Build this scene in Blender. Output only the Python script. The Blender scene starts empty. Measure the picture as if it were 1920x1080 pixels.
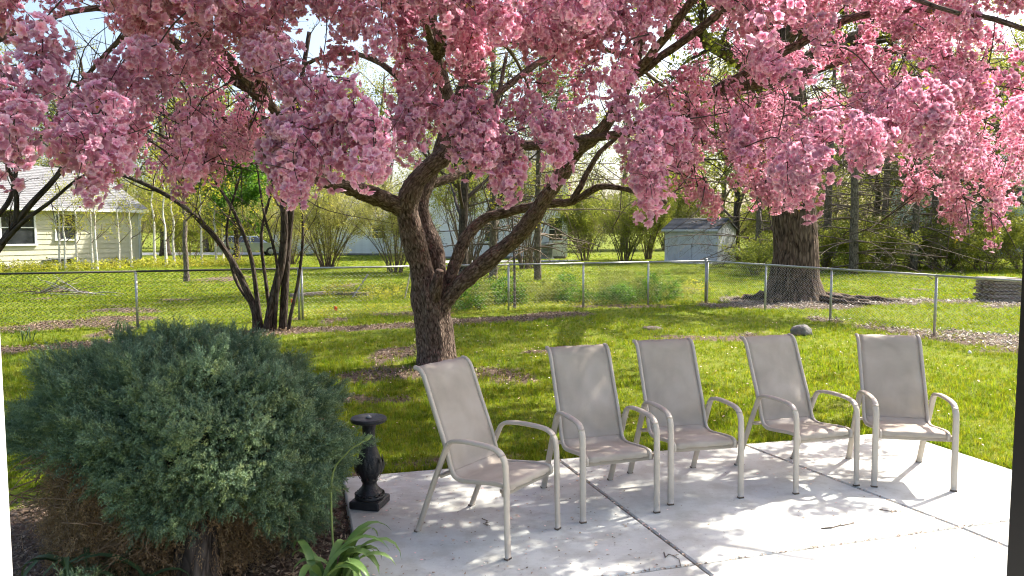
import bpy, math, random
import numpy as np
from mathutils import Vector, Matrix, Euler
random.seed(7); rng = np.random.default_rng(11)
sc = bpy.context.scene
R = math.radians
# ------------------------------------------------------------------ camera
CAMH = 1.8; FPX = 1400.0; PITCH = math.atan(107/1400)
cam = bpy.data.cameras.new('camera'); camo = bpy.data.objects.new('camera', cam)
sc.collection.objects.link(camo); sc.camera = camo
camo.location = (0, 0, CAMH); camo.rotation_euler = (R(90) - PITCH, 0, 0)
cam.sensor_width = 36; cam.lens = FPX/1920*36; cam.clip_start = 0.05; cam.clip_end = 2000
# ------------------------------------------------------------------ light
SUN_AZ = math.atan2(0.82, 0.57); SUN_EL = R(45)
w = bpy.data.worlds.new('World'); sc.world = w; w.use_nodes = True
nt = w.node_tree; bg = nt.nodes['Background']; sky = nt.nodes.new('ShaderNodeTexSky')
sky.sky_type = 'NISHITA'; sky.sun_disc = False; sky.sun_elevation = SUN_EL; sky.sun_rotation = SUN_AZ
sky.air_density = 1.0; sky.dust_density = 4.0; sky.ozone_density = 1.0
nt.links.new(sky.outputs[0], bg.inputs[0]); bg.inputs[1].default_value = 0.13
sl = bpy.data.lights.new('sun', 'SUN'); slo = bpy.data.objects.new('sun', sl); sc.collection.objects.link(slo)
sl.energy = 4.6; sl.angle = R(0.53); sl.color = (1.0, 0.93, 0.82)
sd = Vector((math.sin(SUN_AZ)*math.cos(SUN_EL), math.cos(SUN_AZ)*math.cos(SUN_EL), math.sin(SUN_EL)))
slo.rotation_euler = sd.to_track_quat('Z', 'Y').to_euler(); slo.location = (20, 14, 25)
sc.view_settings.view_transform = 'Standard'; sc.view_settings.look = 'None'
sc.view_settings.gamma = 1; sc.view_settings.use_curve_mapping = False
sc.view_settings.exposure = 1.4
sc.render.engine = 'CYCLES'
cy = sc.cycles; cy.max_bounces = 5; cy.diffuse_bounces = 3; cy.transmission_bounces = 3; cy.transparent_max_bounces = 4; cy.use_adaptive_sampling = True; cy.adaptive_threshold = 0.03
cy.filter_width = 1.15; cy.use_denoising = True; cy.sample_clamp_indirect = 6

# ------------------------------------------------------------------ pixel helpers (1920x1080 photograph)
def ray(x, y):
    u = (x-960)/FPX; v = (540-y)/FPX; c, s = math.cos(PITCH), math.sin(PITCH)
    return np.array([u, c+v*s, -s+v*c])
def G(x, y, z=0.0):
    d = ray(x, y); t = (z-CAMH)/d[2]; return np.array([0, 0, CAMH]) + t*d
def at(x, y, Y):
    d = ray(x, y); return np.array([0, 0, CAMH]) + d*(Y/d[1])
def px(p):
    p = np.asarray(p, float) - [0, 0, CAMH]; c, s = math.cos(PITCH), math.sin(PITCH)
    z = p[..., 1]*c - p[..., 2]*s; y = p[..., 1]*s + p[..., 2]*c
    return 960+FPX*p[..., 0]/z, 540-FPX*y/z, z
# ------------------------------------------------------------------ value noise
def _h(ix, iy, iz, seed):
    n = (ix*374761393 + iy*668265263 + iz*2147483647 + seed*974634777) & 0xffffffff
    n = ((n ^ (n >> 13))*1274126177) & 0xffffffff
    return ((n ^ (n >> 16)) & 0xffff)/65535.0
def vnoise(x, y, z=0.0, seed=0):
    x = np.asarray(x, float); y = np.asarray(y, float); z = np.asarray(z, float)+np.zeros_like(x)
    ix, iy, iz = (np.floor(a).astype(np.int64) for a in (x, y, z))
    fx, fy, fz = x-ix, y-iy, z-iz
    fx, fy, fz = (t*t*(3-2*t) for t in (fx, fy, fz)); o = 0
    for a in (0, 1):
        for b in (0, 1):
            for c in (0, 1):
                o = o + _h(ix+a, iy+b, iz+c, seed)*(fx if a else 1-fx)*(fy if b else 1-fy)*(fz if c else 1-fz)
    return o
def fbm(x, y, z=0.0, seed=0, oct=3):
    s = 0; a = 0.5
    for k in range(oct):
        s = s + a*vnoise(np.asarray(x)*2**k, np.asarray(y)*2**k, np.asarray(z)*2**k, seed+k); a *= 0.5
    return s/(1-0.5**oct)

# ------------------------------------------------------------------ materials
MATS = {}
def new_mat(name):
    m = bpy.data.materials.new(name); m.use_nodes = True; MATS[name] = m
    return m, m.node_tree, m.node_tree.nodes['Principled BSDF']
def ramp(nt, stops):
    r = nt.nodes.new('ShaderNodeValToRGB'); e = r.color_ramp.elements
    while len(e) > 1: e.remove(e[-1])
    for i, (p, c) in enumerate(stops):
        x = e[0] if i == 0 else e.new(p)
        x.position = p; x.color = (*c, 1)
    return r
def surf(name, cols, scale=6, rough=0.8, detail=5, bump=0.0, bscale=40, coord='Object', stretch=(1, 1, 1), rand=0.0, metal=0.0, spec=0.3):
    """colours along a noise ramp, bump noise, per-object brightness variation"""
    m, nt, b = new_mat(name); N = nt.nodes; L = nt.links
    tc = N.new('ShaderNodeTexCoord'); mp = N.new('ShaderNodeMapping'); mp.inputs['Scale'].default_value = stretch
    L.new(tc.outputs[coord], mp.inputs[0])
    no = N.new('ShaderNodeTexNoise'); no.inputs['Scale'].default_value = scale; no.inputs['Detail'].default_value = detail
    L.new(mp.outputs[0], no.inputs[0])
    n = len(cols); r = ramp(nt, [(0.3+0.4*i/max(1, n-1), c) for i, c in enumerate(cols)])
    L.new(no.outputs[0], r.inputs[0]); out = r.outputs[0]
    if rand:
        oi = N.new('ShaderNodeObjectInfo'); mr = N.new('ShaderNodeMapRange')
        mr.inputs[3].default_value = 1-rand; mr.inputs[4].default_value = 1+rand; L.new(oi.outputs['Random'], mr.inputs[0])
        hs = N.new('ShaderNodeHueSaturation'); L.new(out, hs.inputs['Color']); L.new(mr.outputs[0], hs.inputs['Value']); out = hs.outputs[0]
    L.new(out, b.inputs['Base Color']); b.inputs['Roughness'].default_value = rough; b.inputs['Metallic'].default_value = metal
    b.inputs['Specular IOR Level'].default_value = spec
    if bump:
        n2 = N.new('ShaderNodeTexNoise'); n2.inputs['Scale'].default_value = bscale; n2.inputs['Detail'].default_value = 6
        L.new(mp.outputs[0], n2.inputs[0]); bp = N.new('ShaderNodeBump'); bp.inputs['Strength'].default_value = bump; bp.inputs['Distance'].default_value = 0.02
        L.new(n2.outputs[0], bp.inputs['Height']); L.new(bp.outputs[0], b.inputs['Normal'])
    return m
def leafmat(name, cols, transl=0.45, rough=0.5, hue=0.02, val=0.35, attr=None, tcol=None):
    """thin leaf or petal: diffuse + translucent, colour varies from instance to instance"""
    m, nt, b = new_mat(name); N = nt.nodes; L = nt.links
    oi = N.new('ShaderNodeObjectInfo'); r = ramp(nt, [(i/max(1, len(cols)-1), c) for i, c in enumerate(cols)])
    L.new(oi.outputs['Random'], r.inputs[0]); out = r.outputs[0]
    if attr:
        at_ = N.new('ShaderNodeAttribute'); at_.attribute_name = 't'
        mx = N.new('ShaderNodeMix'); mx.data_type = 'RGBA'; mx.inputs[7].default_value = (*attr, 1)
        L.new(at_.outputs['Fac'], mx.inputs[0]); L.new(out, mx.inputs[6]); out = mx.outputs[2]
    wn = N.new('ShaderNodeTexWhiteNoise'); wn.noise_dimensions = '1D'; L.new(oi.outputs['Random'], wn.inputs['W'])
    hs = N.new('ShaderNodeHueSaturation'); mr = N.new('ShaderNodeMapRange'); mr.inputs[3].default_value = 1-val; mr.inputs[4].default_value = 1+val
    L.new(wn.outputs[0], mr.inputs[0]); L.new(mr.outputs[0], hs.inputs['Value']); L.new(out, hs.inputs['Color']); out = hs.outputs[0]
    L.new(out, b.inputs['Base Color']); b.inputs['Roughness'].default_value = rough; b.inputs['Specular IOR Level'].default_value = 0.25
    tr = N.new('ShaderNodeBsdfTranslucent'); mi = N.new('ShaderNodeMixShader'); mi.inputs[0].default_value = transl
    g = N.new('ShaderNodeMix'); g.data_type = 'RGBA'; g.blend_type = 'MULTIPLY'; g.inputs[0].default_value = 1.0
    g.inputs[7].default_value = (*(tcol or (1.5, 1.4, 0.9)), 1); g.clamp_result = False
    L.new(out, g.inputs[6]); L.new(g.outputs[2], tr.inputs[0])
    L.new(b.outputs[0], mi.inputs[1]); L.new(tr.outputs[0], mi.inputs[2]); L.new(mi.outputs[0], N['Material Output'].inputs[0])
    return m
def barkmat(name, c1, c2, c3, us=6.0, vs=1.2, strength=0.8):
    m, nt, b = new_mat(name); N = nt.nodes; L = nt.links
    uv = N.new('ShaderNodeUVMap'); uv.uv_map = 'UVMap'
    mp = N.new('ShaderNodeMapping'); mp.inputs['Scale'].default_value = (us, vs, 1); L.new(uv.outputs[0], mp.inputs[0])
    no = N.new('ShaderNodeTexNoise'); no.inputs['Scale'].default_value = 4; no.inputs['Detail'].default_value = 8; no.inputs['Distortion'].default_value = 0.6
    L.new(mp.outputs[0], no.inputs[0])
    vo = N.new('ShaderNodeTexVoronoi'); vo.feature = 'DISTANCE_TO_EDGE'; vo.inputs['Scale'].default_value = 5; vo.inputs['Randomness'].default_value = 1
    ad = N.new('ShaderNodeVectorMath'); ad.operation = 'MULTIPLY_ADD'; ad.inputs[1].default_value = (0.25, 0.25, 0); L.new(no.outputs['Color'], ad.inputs[0]); L.new(mp.outputs[0], ad.inputs[2])
    L.new(ad.outputs[0], vo.inputs[0])
    ml = N.new('ShaderNodeMath'); ml.operation = 'MULTIPLY_ADD'; ml.inputs[1].default_value = 1.2; L.new(vo.outputs[0], ml.inputs[0]); L.new(no.outputs[0], ml.inputs[2])
    r = ramp(nt, [(0.38, c1), (0.62, c2), (0.95, c3)]); L.new(ml.outputs[0], r.inputs[0]); L.new(r.outputs[0], b.inputs['Base Color'])
    bp = N.new('ShaderNodeBump'); bp.inputs['Strength'].default_value = strength; bp.inputs['Distance'].default_value = 0.03
    L.new(ml.outputs[0], bp.inputs['Height']); L.new(bp.outputs[0], b.inputs['Normal']); b.inputs['Roughness'].default_value = 0.9
    b.inputs['Specular IOR Level'].default_value = 0.15
    return m

barkmat('bark_crab', (0.03, 0.021, 0.016), (0.125, 0.09, 0.07), (0.26, 0.20, 0.16), us=8.5, vs=2.6)
barkmat('bark_big', (0.022, 0.016, 0.012), (0.095, 0.068, 0.05), (0.19, 0.14, 0.105), us=3.4, vs=0.7)
barkmat('bark_dark', (0.02, 0.016, 0.013), (0.06, 0.047, 0.038), (0.11, 0.09, 0.075))
barkmat('bark_grey', (0.05, 0.042, 0.035), (0.15, 0.125, 0.1), (0.26, 0.22, 0.18))
surf('bark_birch', [(0.25, 0.22, 0.18), (0.62, 0.6, 0.55), (0.7, 0.68, 0.63)], scale=9, stretch=(0.6, 0.6, 4))
surf('twig', [(0.035, 0.025, 0.02), (0.075, 0.055, 0.045)], scale=12)
surf('twig_brown', [(0.09, 0.066, 0.048), (0.18, 0.135, 0.10)], scale=12)
surf('dead_wood', [(0.12, 0.075, 0.045), (0.3, 0.2, 0.12)], scale=15)
leafmat('blossom', [(0.58, 0.19, 0.31), (0.69, 0.29, 0.42), (0.72, 0.35, 0.47), (0.63, 0.26, 0.44)], transl=0.45, attr=(0.91, 0.71, 0.78), val=0.22, tcol=(1.2, 0.95, 1.05))
leafmat('crab_leaf', [(0.25, 0.28, 0.03), (0.36, 0.3, 0.03), (0.22, 0.10, 0.035)], transl=0.5)
leafmat('grass_blade', [(0.088, 0.155, 0.013), (0.13, 0.197, 0.016), (0.17, 0.225, 0.02), (0.22, 0.225, 0.035)], transl=0.5, tcol=(1.75, 1.6, 0.6))
leafmat('leaf_spring', [(0.15, 0.19, 0.035), (0.2, 0.235, 0.045), (0.25, 0.27, 0.06)], transl=0.5)
leafmat('leaf_pale', [(0.22, 0.235, 0.075), (0.27, 0.28, 0.1), (0.31, 0.31, 0.12)], transl=0.5)
leafmat('leaf_green', [(0.06, 0.15, 0.018), (0.09, 0.2, 0.022), (0.12, 0.24, 0.03)], transl=0.5)
leafmat('leaf_mid', [(0.11, 0.15, 0.03), (0.16, 0.20, 0.04), (0.21, 0.235, 0.05)], transl=0.45)
leafmat('leaf_yellow', [(0.34, 0.34, 0.04), (0.28, 0.32, 0.05), (0.4, 0.36, 0.06)], transl=0.5)
leafmat('needle_dark', [(0.03, 0.05, 0.022), (0.06, 0.075, 0.03), (0.1, 0.085, 0.045)], transl=0.2)
leafmat('juniper', [(0.052, 0.11, 0.075), (0.085, 0.15, 0.092), (0.125, 0.19, 0.09), (0.21, 0.25, 0.075)], transl=0.2, attr=(0.23, 0.31, 0.19), val=0.25, tcol=(1.2, 1.3, 0.8))
leafmat('dead_needle', [(0.2, 0.12, 0.06), (0.3, 0.2, 0.1), (0.24, 0.17, 0.1)], transl=0.2)
leafmat('strap_leaf', [(0.14, 0.24, 0.07), (0.19, 0.29, 0.10)], transl=0.3, rough=0.35, val=0.15)
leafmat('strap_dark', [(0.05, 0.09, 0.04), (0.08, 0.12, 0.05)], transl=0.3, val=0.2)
leafmat('litter', [(0.12, 0.08, 0.055), (0.22, 0.15, 0.1), (0.34, 0.26, 0.18), (0.1, 0.075, 0.06)], transl=0.1)
leafmat('litter_grey', [(0.2, 0.16, 0.13), (0.3, 0.25, 0.21), (0.4, 0.35, 0.3), (0.14, 0.11, 0.09)], transl=0.1)
leafmat('petal_fallen', [(0.75, 0.5, 0.5), (0.8, 0.68, 0.62), (0.5, 0.36, 0.25)], transl=0.2)
def concrete():
    m, nt, b = new_mat('concrete'); N = nt.nodes; L = nt.links
    tc = N.new('ShaderNodeTexCoord')
    n1 = N.new('ShaderNodeTexNoise'); n1.inputs['Scale'].default_value = 1.6; n1.inputs['Detail'].default_value = 8; L.new(tc.outputs['Object'], n1.inputs[0])
    r1 = ramp(nt, [(0.3, (0.445, 0.455, 0.43)), (0.55, (0.535, 0.548, 0.52)), (0.75, (0.595, 0.61, 0.58))]); L.new(n1.outputs[0], r1.inputs[0])
    n2 = N.new('ShaderNodeTexNoise'); n2.inputs['Scale'].default_value = 55; n2.inputs['Detail'].default_value = 3; L.new(tc.outputs['Object'], n2.inputs[0])
    r2 = ramp(nt, [(0.27, (0.35, 0.32, 0.29)), (0.36, (1, 1, 1))]); L.new(n2.outputs[0], r2.inputs[0])
    mx = N.new('ShaderNodeMix'); mx.data_type = 'RGBA'; mx.blend_type = 'MULTIPLY'; mx.inputs[0].default_value = 0.45
    L.new(r1.outputs[0], mx.inputs[6]); L.new(r2.outputs[0], mx.inputs[7])
    n4 = N.new('ShaderNodeTexNoise'); n4.inputs['Scale'].default_value = 5; n4.inputs['Detail'].default_value = 9; n4.inputs['Roughness'].default_value = .65; L.new(tc.outputs['Object'], n4.inputs[0])
    r4 = ramp(nt, [(0.40, (0.80, 0.775, 0.74)), (0.55, (1, 1, 1))]); L.new(n4.outputs[0], r4.inputs[0])
    vo = N.new('ShaderNodeTexVoronoi'); vo.feature = 'DISTANCE_TO_EDGE'; vo.inputs['Scale'].default_value = .55; ds = N.new('ShaderNodeVectorMath'); ds.operation = 'MULTIPLY_ADD'; ds.inputs[1].default_value = (.5, .5, 0); L.new(n4.outputs['Color'], ds.inputs[0]); L.new(tc.outputs['Object'], ds.inputs[2]); L.new(ds.outputs[0], vo.inputs[0])
    r5 = ramp(nt, [(0.0, (0.55, 0.52, 0.48)), (0.0035, (1, 1, 1))]); L.new(vo.outputs[0], r5.inputs[0])
    m2 = N.new('ShaderNodeMix'); m2.data_type = 'RGBA'; m2.blend_type = 'MULTIPLY'; m2.inputs[0].default_value = .8; L.new(mx.outputs[2], m2.inputs[6]); L.new(r4.outputs[0], m2.inputs[7])
    m3 = N.new('ShaderNodeMix'); m3.data_type = 'RGBA'; m3.blend_type = 'MULTIPLY'; m3.inputs[0].default_value = .08; L.new(m2.outputs[2], m3.inputs[6]); L.new(r5.outputs[0], m3.inputs[7]); L.new(m3.outputs[2], b.inputs['Base Color'])
    mp = N.new('ShaderNodeMapping'); mp.inputs['Rotation'].default_value = (0, 0, R(-16)); mp.inputs['Scale'].default_value = (4, 160, 4); L.new(tc.outputs['Object'], mp.inputs[0])
    n3 = N.new('ShaderNodeTexNoise'); n3.inputs['Scale'].default_value = 1; n3.inputs['Detail'].default_value = 2; L.new(mp.outputs[0], n3.inputs[0])
    bp = N.new('ShaderNodeBump'); bp.inputs['Strength'].default_value = 0.35; bp.inputs['Distance'].default_value = 0.004; L.new(n3.outputs[0], bp.inputs['Height'])
    L.new(bp.outputs[0], b.inputs['Normal']); b.inputs['Roughness'].default_value = 0.75
concrete()
surf('joint_dirt', [(0.10, 0.08, 0.06), (0.2, 0.16, 0.12)], scale=30)
surf('chair_frame', [(0.40, 0.35, 0.29), (0.46, 0.405, 0.34), (0.50, 0.445, 0.375)], scale=5, rough=0.42, bump=0.1, bscale=90, spec=0.5)
def sling():
    m, nt, b = new_mat('sling'); N = nt.nodes; L = nt.links
    tc = N.new('ShaderNodeTexCoord'); n1 = N.new('ShaderNodeTexNoise'); n1.inputs['Scale'].default_value = 5; n1.inputs['Detail'].default_value = 7; n1.inputs['Distortion'].default_value = .4
    oi = N.new('ShaderNodeObjectInfo'); sc_ = N.new('ShaderNodeVectorMath'); sc_.operation = 'MULTIPLY_ADD'; sc_.inputs[1].default_value = (37, 23, 11); L.new(oi.outputs['Random'], sc_.inputs[0]); L.new(tc.outputs['Object'], sc_.inputs[2]); L.new(sc_.outputs[0], n1.inputs[0])
    r = ramp(nt, [(0.3, (0.48, 0.42, 0.35)), (0.5, (0.55, 0.485, 0.41)), (0.72, (0.61, 0.545, 0.475))]); L.new(n1.outputs[0], r.inputs[0])
    L.new(r.outputs[0], b.inputs['Base Color']); b.inputs['Roughness'].default_value = 0.7
    ch = N.new('ShaderNodeTexWave'); ch.inputs['Scale'].default_value = 130; ch.wave_type = 'BANDS'; ch.bands_direction = 'X'; L.new(tc.outputs['Object'], ch.inputs[0])
    bp = N.new('ShaderNodeBump'); bp.inputs['Strength'].default_value = 0.15; bp.inputs['Distance'].default_value = 0.002; L.new(ch.outputs[0], bp.inputs['Height']); L.new(bp.outputs[0], b.inputs['Normal'])
    tr = N.new('ShaderNodeBsdfTranslucent'); L.new(r.outputs[0], tr.inputs[0]); mi = N.new('ShaderNodeMixShader'); mi.inputs[0].default_value = 0.33
    L.new(b.outputs[0], mi.inputs[1]); L.new(tr.outputs[0], mi.inputs[2]); L.new(mi.outputs[0], N['Material Output'].inputs[0])
sling()
surf('foot_cap', [(0.16, 0.13, 0.1), (0.25, 0.2, 0.15)], scale=20)
surf('black_iron', [(0.012, 0.012, 0.014), (0.03, 0.03, 0.034)], scale=14, rough=0.5, bump=0.3, bscale=60, spec=0.5)
surf('galv', [(0.36, 0.37, 0.36), (0.5, 0.51, 0.5)], scale=20, rough=0.42, metal=0.6)
surf('galv_dark', [(0.03, 0.03, 0.027), (0.055, 0.055, 0.05)], scale=20, rough=0.7)
surf('wire_dark', [(0.03, 0.03, 0.025), (0.06, 0.06, 0.05)], scale=20, rough=0.6)
surf('wire_mid', [(0.16, 0.165, 0.16), (0.22, 0.225, 0.22)], scale=20, rough=0.55)
surf('wire_light', [(0.38, 0.39, 0.38), (0.48, 0.49, 0.48)], scale=20, rough=0.5)
surf('white_paint', [(0.68, 0.69, 0.7), (0.78, 0.79, 0.8)], scale=3, rough=0.55, rand=0.03)
surf('jamb_white', [(0.78, 0.78, 0.78), (0.82, 0.82, 0.82)], scale=3, rough=0.5)
surf('white_wood', [(0.55, 0.57, 0.6), (0.72, 0.75, 0.78)], scale=5, rough=0.6, stretch=(3, 3, .6), rand=0.05)
surf('cream_siding', [(0.52, 0.50, 0.38), (0.60, 0.58, 0.45)], scale=3, rough=0.6, rand=0.04)
surf('shingle', [(0.15, 0.15, 0.155), (0.27, 0.27, 0.275)], scale=9, rough=0.9, bump=0.5, bscale=30, rand=0.1)
surf('shingle_dark', [(0.06, 0.065, 0.075), (0.13, 0.135, 0.15)], scale=6, rough=0.9, rand=0.1)
surf('dark_glass', [(0.015, 0.018, 0.02), (0.05, 0.055, 0.06)], scale=2, rough=0.08, spec=0.8)
surf('dark_bronze', [(0.010, 0.008, 0.007), (0.016, 0.013, 0.011)], scale=6, rough=0.6)
surf('rock', [(0.13, 0.125, 0.12), (0.24, 0.23, 0.215)], scale=7, bump=0.6, bscale=25)
surf('weathered_wood', [(0.16, 0.125, 0.1), (0.30, 0.25, 0.2)], scale=5, stretch=(1, 8, 8), rand=0.15)
surf('grey_wood', [(0.25, 0.23, 0.2), (0.42, 0.4, 0.36)], scale=5, stretch=(1, 8, 8), rand=0.1)
surf('road', [(0.36, 0.36, 0.36), (0.45, 0.45, 0.44)], scale=2)
surf('car_silver', [(0.30, 0.33, 0.36), (0.34, 0.37, 0.4)], scale=2, rough=0.3, metal=0.5, spec=0.6)
surf('rubber', [(0.02, 0.02, 0.02), (0.03, 0.03, 0.03)], scale=5)
surf('red_lens', [(0.4, 0.02, 0.015), (0.5, 0.04, 0.02)], scale=5, rough=0.2)
surf('orange', [(0.75, 0.12, 0.02), (0.85, 0.2, 0.04)], scale=5)
surf('grey_metal', [(0.2, 0.21, 0.21), (0.3, 0.31, 0.31)], scale=8, rough=0.5)
surf('teal_siding', [(0.33, 0.42, 0.42), (0.40, 0.48, 0.47)], scale=3, rough=0.6, rand=0.05)
surf('cut_wood', [(0.42, 0.30, 0.2), (0.52, 0.4, 0.28)], scale=10)
surf('plant_stem', [(0.15, 0.2, 0.06), (0.2, 0.25, 0.08)], scale=10)
def ground_mat():
    m, nt, b = new_mat('lawn'); N = nt.nodes; L = nt.links
    tc = N.new('ShaderNodeTexCoord')
    n1 = N.new('ShaderNodeTexNoise'); n1.inputs['Scale'].default_value = 0.8; n1.inputs['Detail'].default_value = 8; L.new(tc.outputs['Object'], n1.inputs[0])
    g = ramp(nt, [(0.3, (0.088, 0.122, 0.013)), (0.5, (0.138, 0.172, 0.018)), (0.7, (0.175, 0.195, 0.025))]); L.new(n1.outputs[0], g.inputs[0])
    n2 = N.new('ShaderNodeTexNoise'); n2.inputs['Scale'].default_value = 25; n2.inputs['Detail'].default_value = 6; L.new(tc.outputs['Object'], n2.inputs[0])
    s = ramp(nt, [(0.35, (0.06, 0.043, 0.032)), (0.55, (0.14, 0.10, 0.075)), (0.72, (0.26, 0.21, 0.16))]); L.new(n2.outputs[0], s.inputs[0])
    a = N.new('ShaderNodeAttribute'); a.attribute_name = 'soil'
    ml = N.new('ShaderNodeMath'); ml.operation = 'MULTIPLY_ADD'; ml.inputs[1].default_value = 0.7; ml.inputs[2].default_value = -0.35; L.new(n2.outputs[0], ml.inputs[0])
    sm = N.new('ShaderNodeMath'); sm.use_clamp = True; L.new(ml.outputs[0], sm.inputs[0]); L.new(a.outputs['Fac'], sm.inputs[1])
    mr = N.new('ShaderNodeMapRange'); mr.inputs[1].default_value = 0.25; mr.inputs[2].default_value = 0.6; L.new(sm.outputs[0], mr.inputs[0])
    mx = N.new('ShaderNodeMix'); mx.data_type = 'RGBA'; L.new(mr.outputs[0], mx.inputs[0]); L.new(g.outputs[0], mx.inputs[6]); L.new(s.outputs[0], mx.inputs[7])
    L.new(mx.outputs[2], b.inputs['Base Color']); b.inputs['Roughness'].default_value = 0.95; b.inputs['Specular IOR Level'].default_value = 0.1
    bp = N.new('ShaderNodeBump'); bp.inputs['Strength'].default_value = 0.8; bp.inputs['Distance'].default_value = 0.03; L.new(n2.outputs[0], bp.inputs['Height']); L.new(bp.outputs[0], b.inputs['Normal'])
ground_mat()

# ------------------------------------------------------------------ mesh building
COL = sc.collection
def link(o): COL.objects.link(o); return o
def tag(o, label=None, cat=None, group=None, kind=None):
    if label: o['label'] = label
    if cat: o['category'] = cat
    if group: o['group'] = group
    if kind: o['kind'] = kind
    return o
def empty(name, loc, label, cat, group=None, rz=0.0):
    o = bpy.data.objects.new(name, None); o.location = loc; o.rotation_euler = (0, 0, rz); o.empty_display_size = 0.2
    link(o); return tag(o, label, cat, group)
class MB:
    def __init__(s): s.v = []; s.f = []; s.uv = []; s.n = 0; s.t = []
    def raw(s, v, f, uv=None, t=None):
        v = np.asarray(v, float).reshape(-1, 3); s.v.append(v)
        s.f += [tuple(i+s.n for i in q) for q in f]; s.n += len(v)
        s.uv.append(np.zeros((len(v), 2)) if uv is None else np.asarray(uv, float))
        s.t.append(np.zeros(len(v)) if t is None else np.asarray(t, float)); return s
    def box(s, c, d, M=None):
        x, y, z = (k/2 for k in d)
        v = np.array([[a, b, e] for a in (-x, x) for b in (-y, y) for e in (-z, z)])
        if M is not None: v = v @ np.array(M).T
        return s.raw(v+np.asarray(c), [(0, 1, 3, 2), (4, 6, 7, 5), (0, 4, 5, 1), (2, 3, 7, 6), (0, 2, 6, 4), (1, 5, 7, 3)])
    def bbox(s, c, d, b=0.01, M=None):
        """box with chamfered edges"""
        x, y, z = (k/2 for k in d); b = min(b, x*.9, y*.9, z*.9); v = []; f = []
        import itertools
        idx = {}
        for sx, sy, sz in itertools.product((-1, 1), repeat=3):
            for k in range(3):
                p = [sx*(x-b), sy*(y-b), sz*(z-b)]; p[k] = (sx*x, sy*y, sz*z)[k]; idx[(sx, sy, sz, k)] = len(v); v.append(p)
        q = [(-1, -1), (1, -1), (1, 1), (-1, 1)]
        def I(k, s_, a, c_):
            t = [0, 0, 0]; t[k] = s_; t[(k+1) % 3] = a; t[(k+2) % 3] = c_; return t
        for k in range(3):
            for s_ in (-1, 1):
                f.append(tuple(idx[(*I(k, s_, a, c_), k)] for a, c_ in q))
            for a in (-1, 1):
                for c_ in (-1, 1):   # edge along axis k between faces k+1, k+2
                    t0 = I(k, -1, a, c_); t1 = I(k, 1, a, c_)
                    f.append((idx[(*t0, (k+1) % 3)], idx[(*t1, (k+1) % 3)], idx[(*t1, (k+2) % 3)], idx[(*t0, (k+2) % 3)]))
        for t in itertools.product((-1, 1), repeat=3): f.append(tuple(idx[(*t, k)] for k in range(3)))
        v = np.array(v)
        if M is not None: v = v @ np.array(M).T
        return s.raw(v+np.asarray(c), f)
    def tube(s, P, r, n=6, cap=True, flat=None, rfun=None, lump=0.0):
        """swept tube; flat=(axis, k): squash; rfun(theta, v) radial factor"""
        P = np.asarray(P, float); m = len(P); r = np.broadcast_to(np.asarray(r, float), (m,))
        T = np.gradient(P, axis=0); T /= np.linalg.norm(T, axis=1)[:, None]+1e-12
        a = np.array([0, 0, 1.0]) if abs(T[0][2]) < .9 else np.array([1.0, 0, 0])
        U = np.cross(a, T[0]); U /= np.linalg.norm(U); V = []; UV = []; run = 0
        th = np.linspace(0, 2*np.pi, n, endpoint=False)
        rm = float(np.mean(r))
        for i in range(m):
            U = U - T[i]*np.dot(U, T[i]); U /= np.linalg.norm(U)+1e-12; W = np.cross(T[i], U)
            if i: run += np.linalg.norm(P[i]-P[i-1])
            k = 1.0 if rfun is None else rfun(th, run)
            rr = (r[i]*k*np.ones(n))[:, None]
            V.append(P[i] + rr*(np.cos(th)[:, None]*U + np.sin(th)[:, None]*W))
            UV.append(np.stack([np.abs(th/np.pi-1)*np.pi*rm*1.0, np.full(n, run)], 1))
        if lump:
            A = np.concatenate(V); Cn = np.repeat(P, n, axis=0); D_ = A-Cn; k = 1+lump*2*(fbm(A[:, 0]*7+50, A[:, 1]*7+50, A[:, 2]*4+50, 77)-.5)+lump*1.0*(vnoise(A[:, 0]*22+50, A[:, 1]*22+50, A[:, 2]*9+50, 78)-.5); V = [Cn+D_*k[:, None]]
        f = [(i*n+j, i*n+(j+1) % n, (i+1)*n+(j+1) % n, (i+1)*n+j) for i in range(m-1) for j in range(n)]
        if cap: f += [tuple(range(n-1, -1, -1)), tuple((m-1)*n+j for j in range(n))]
        return s.raw(np.concatenate(V), f, np.concatenate(UV))
    def lathe(s, prof, n=24, c=(0, 0, 0)):
        th = np.linspace(0, 2*np.pi, n, endpoint=False); V = []
        for r, z in prof: V.append(np.stack([r*np.cos(th), r*np.sin(th), np.full(n, z)], 1))
        m = len(prof); f = [(i*n+j, i*n+(j+1) % n, (i+1)*n+(j+1) % n, (i+1)*n+j) for i in range(m-1) for j in range(n)]
        f += [tuple(range(n-1, -1, -1)), tuple((m-1)*n+j for j in range(n))]
        return s.raw(np.concatenate(V)+np.asarray(c), f)
    def prism(s, poly, z0, z1):
        n = len(poly); v = [(x, y, z0) for x, y in poly]+[(x, y, z1) for x, y in poly]
        f = [tuple(range(n-1, -1, -1)), tuple(range(n, 2*n))]+[(i, (i+1) % n, n+(i+1) % n, n+i) for i in range(n)]
        return s.raw(v, f)
    def mesh(s, name, mat, smooth=True):
        me = bpy.data.meshes.new(name); V = np.concatenate(s.v) if s.v else np.zeros((0, 3))
        me.from_pydata(V.tolist(), [], s.f)
        if me.polygons:
            li = np.zeros(len(me.loops), dtype=np.int32); me.loops.foreach_get('vertex_index', li)
            uvl = me.uv_layers.new(name='UVMap'); uvl.data.foreach_set('uv', np.concatenate(s.uv)[li].ravel())
            a = me.attributes.new('t', 'FLOAT', 'POINT'); a.data.foreach_set('value', np.concatenate(s.t))
            me.polygons.foreach_set('use_smooth', np.full(len(me.polygons), smooth))
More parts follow.
